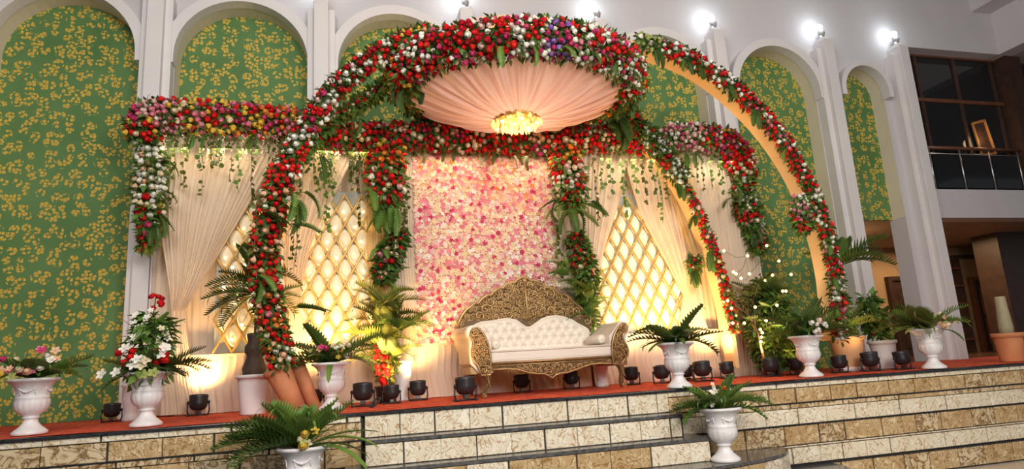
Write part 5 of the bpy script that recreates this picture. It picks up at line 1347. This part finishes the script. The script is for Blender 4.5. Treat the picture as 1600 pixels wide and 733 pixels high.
MB().lathe([(.07,.28),(.075,.4),(.06,.62),(.055,.75),(.05,.76)], 20, flute=(.3,.75,.12,9)).build('cactus_column', mottled('pale_cactus',(.36,.30,.20),(.28,.26,.16),14,.7), tr, smooth=True, world=False)

# string of warm bulbs
sl = thing('string_lights', 'string of small warm bulbs draped over the bushy tree and right wallpaper', 'string lights', P_at(1215, 500, 6.5))
bpts = [(1131,392),(1168,400),(1150,428),(1158,435),(1171,428),(1198,384),(1217,408),(1207,430),(1236,429),(1196,438),(1223,455),(1228,455),(1214,477),(1197,501),(1180,480),(1163,505),(1191,520),(1190,527),(1189,534),(1137,470),(1143,482),(1145,505),(1188,515),(1146,425)]
prev = None; wr_ = MB()
for k, (px, py) in enumerate(bpts):
    Y = 6.42+uni(-.05,.05); q = at(px, py, Y); inst('bulb', BULB, sl, Matrix.Translation(q-sl.location) @ Matrix.Scale(1.25, 4))
    if prev is not None and (prev-q).length < 1.2: wr_.tube([prev-sl.location, (prev+q)/2-sl.location+Vector((0,0,-.05)), q-sl.location], .0025, 4)
    prev = q
wr_.build('wire', M['wire'], sl, world=False)
s2_ = thing('string_lights', 'small warm bulbs tucked in the palm beside the left arch leg', 'string lights', P_at(380, 500, 6.75))
wr_ = MB(); prev = None
for px, py in ((350,448),(363,418),(372,460),(384,441),(396,421),(393,476),(378,508),(400,512),(398,452),(367,475),(382,415)):
    q = at(px, py, 6.72); inst('bulb', BULB, s2_, Matrix.Translation(q-s2_.location) @ Matrix.Scale(1.3, 4))
    if prev is not None: wr_.tube([prev-s2_.location, q-s2_.location], .0025, 4)
    prev = q
wr_.build('wire', M['wire'], s2_, world=False)

# ================================================================ STAGE LIGHTS
hous = MB().lathe([(.035,-.088),(.068,-.080),(.092,-.052),(.102,-.012),(.100,.05),(.103,.06),(.103,.085),(.092,.088),(.088,.07)], 24).mesh('housing', M['black'], True)
lens_me = MB().lathe([(.088,.072),(.001,.078)], 20).mesh('lens', M['lens'])
cap_me = MB().box((0,0,-.11),(.05,.05,.03)).mesh('plug_box', M['black'])
def yoke_mesh():
    b = MB()
    for s in (-1,1):
        b.tube([(s*.112,0,.145),(s*.118,0,.06),(s*.105,0,.012)], .009, 6); b.box((s*.10,0,.012),(.03,.13,.014))
        b.ball((s*.112,0,.15), .022, 8, 6, (.7,1,1))
    b.tube([(-.105,0,.012),(.105,0,.012)], .009, 6); return b.mesh('yoke', M['black'], True)
YOKE = yoke_mesh()
def par(label, px, py, rz=0, tilt=.12, s=1.0, loc=None, power=26, lit=True, aim=(0,.5,1.2)):
    p = loc or gz(px, py); p = Vector((p.x, p.y, .007)); p.y = min(p.y, 7.02); r = thing('stage_light', label, 'stage light', p, 'black stage uplights')
    if rz: r.rotation_euler = (0,0,rz)
    s *= .84
    S4 = Matrix.Scale(s, 4); inst('yoke', YOKE, r, S4)
    h = inst('housing', hous, r, S4 @ Matrix.Translation((0,0,.15)) @ Matrix.Rotation(-tilt, 4, 'X'))
    inst('lens', lens_me, h, Matrix.Identity(4)); inst('plug_box', cap_me, h, Matrix.Identity(4))
    if lit:
        d = bpy.data.lights.new('lamp', 'SPOT'); d.energy = power; d.color = (1,.56,.19); d.spot_size = radians(115); d.spot_blend = .9; d.shadow_soft_size = .06
        o = bpy.data.objects.new('lamp_beam', d); C.objects.link(o); o.location = (p.x, p.y+.05, p.z+.26*s)
        o.rotation_euler = Vector(aim).to_track_quat('-Z','Y').to_euler()
    return r
PW = 92
par('small black stage light behind the tall floral urn, by the green wallpaper', 192, 657, .2, s=.85, power=5)
par('black stage light alone on the carpet left of the white palm pot', 313, 650, 0, power=PW*.75)
par('black stage light hidden between the leaning pot and its neighbouring urn', 496, 628, .2, s=.9, loc=Vector((at(492,600,6.75).x, 6.75, 0)), power=PW*1.2)
par('broad black stage light right of the urn at the steps, lens glowing', 567, 636, -.1, s=1.1, loc=Vector((at(567,620,6.45).x, 6.45, 0)), power=PW*.7)
par('black stage light at the foot of the golden palm', 607, 625, .1, s=.9, loc=Vector((at(610,612,6.75).x, 6.6, 0)), power=PW*.4)
par('black stage light left of the sofa with glowing lens, in front of the skirt', 653, 625, 0, loc=Vector((at(653,610,6.85).x, 6.85, 0)), power=PW*.6)
par('black stage light in front of the left sofa leg', 728, 622, .15, s=1.1, loc=Vector((at(727,605,6.15).x, 6.15, 0)), power=10)
par('black stage light under the sofa, left of centre', 815, 612, 0, s=.95, loc=Vector((at(815,600,7.0).x, 7.0, 0)), power=16)
par('black stage light under the sofa, right of centre', 893, 607, 0, s=.95, loc=Vector((at(893,595,7.0).x, 7.0, 0)), power=16)
par('black stage light just right of the sofa front leg', 986, 600, -.15, loc=Vector((at(986,588,6.85).x, 6.85, 0)), power=PW*.6)
par('black stage light left of the urn that stands right of the sofa', 1034, 598, -.2, loc=Vector((at(1034,588,6.7).x, 6.7, 0)), power=PW*.5)
par('black stage light close behind the right side of that urn', 1080, 597, .1, s=.9, loc=Vector((at(1074,585,6.8).x, 6.8, 0)), power=PW*.4)
par('larger black stage light with glowing lens right of the urn near the curtain tail', 1096, 596, -.15, s=1.1, loc=Vector((at(1097,580,6.5).x, 6.5, 0)), power=PW*.8)
par('black stage light at the foot of the rightmost curtain', 1135, 591, .1, s=.95, loc=Vector((at(1136,580,6.8).x, 6.8, 0)), power=PW*1.1)
par('black stage light below the twiggy plant', 1205, 588, -.1, s=1.05, loc=Vector((at(1204,576,6.45).x, 6.45, 0)), power=PW*.5)
par('black stage light half hidden behind the urn before the bushy tree', 1240, 585, .1, s=.95, loc=Vector((at(1243,572,6.5).x, 6.5, 0)), power=8)
par('black stage light at the foot of the right leg of the front arch', 1312, 583, -.2, s=.95, loc=Vector((at(1312,571,6.2).x, 6.2, 0)), power=14, aim=(-.25,.3,1))
par('black stage light with glowing lens between the tan pot and the white pot', 1361, 580, -.25, s=1.05, loc=Vector((at(1360,568,6.05).x, 6.05, 0)), power=4)
par('rightmost black stage light, unlit, left of the corner urn', 1411, 578, -.1, s=1.0, loc=Vector((at(1410,565,5.95).x, 5.95, 0)), lit=False)
cb = thing('coiled_cable', 'small coil of black cable on the carpet right of the broad stage light', 'cable', Vector((at(586,631,6.2).x, 6.2, .01)))
pts = [(.05*cos(k*.5)*(1-.004*k), .03*sin(k*.5)-.02, .04+.04*sin(k*.5+1)) for k in range(50)]
MB().tube(pts, .008, 6).build('coil', M['rubber'], cb, smooth=True, world=False)
# uplight of the right leg of the front arch
d = bpy.data.lights.new('arch_light', 'SPOT'); d.energy = 60; d.color = (1,.66,.30); d.spot_size = radians(70); d.spot_blend = .9; d.shadow_soft_size = .08
o = bpy.data.objects.new('arch_light', d); C.objects.link(o); o.location = (at(1225,560,6.2).x, 6.3, .25); o.rotation_euler = (Vector((.22,-.02,1))).to_track_quat('-Z','Y').to_euler()

# flood lamps on the pilasters
side = ['leftmost', 'second from the left', 'third from the left, top left of the flower arch', 'above the left part of the dome ring', 'above the right part of the dome ring', 'above the right shoulder of the front arch', 'second from the right, beside the last but one niche', 'rightmost, left of the dark balcony']
for i, cx in enumerate(COLX):
    if i < 2: continue
    r = thing('flood_lamp', 'white flood lamp on its pilaster, '+side[i], 'lamp', (cx, YW-.12, COLTOP+.05), 'flood lamps on the pilasters')
    MB().tube([(0,0,0),(0,0,.06)], .022, 8).build('stalk', M['trim'], r, smooth=True, world=False)
    MB().tube([(.02,0,.05),(.02,0,.10),(.0,0,.15)], [.035,.05,.045], 14).build('lamp_body', mottled('grey_lamp_%d' % i,(.25,.24,.24),(.3,.29,.28),9,.5), r, smooth=True, world=False)
    MB().ball((-.03,-.02,.19), .048, 12, 8, (1,1,.8)).build('bulb', M['cool_bulb'], r, smooth=True, world=False)
    d = bpy.data.lights.new('flood', 'POINT'); d.energy = 2.4; d.color = (.84,.93,1); d.shadow_soft_size = .06
    o = bpy.data.objects.new('flood_glow', d); C.objects.link(o); o.location = (cx-.06, YW-.22, COLTOP+.26)
# small wall fitting on the right pilaster
wf = thing('wall_tap', 'small grey junction box with a hooked wire on the white pilaster at right', 'wall fitting', at(1490,488,YW-.01))
MB().box((0,0,0),(.07,.03,.06)).build('box', M['trim'], wf, bevel=.004, world=False); MB().tube([(-.04,-.01,0),(-.09,-.02,.03),(-.12,-.02,0),(-.10,-.02,-.03)], .006, 6).build('hook', M['steel'], wf, smooth=True, world=False)
print('objects', len(bpy.data.objects))
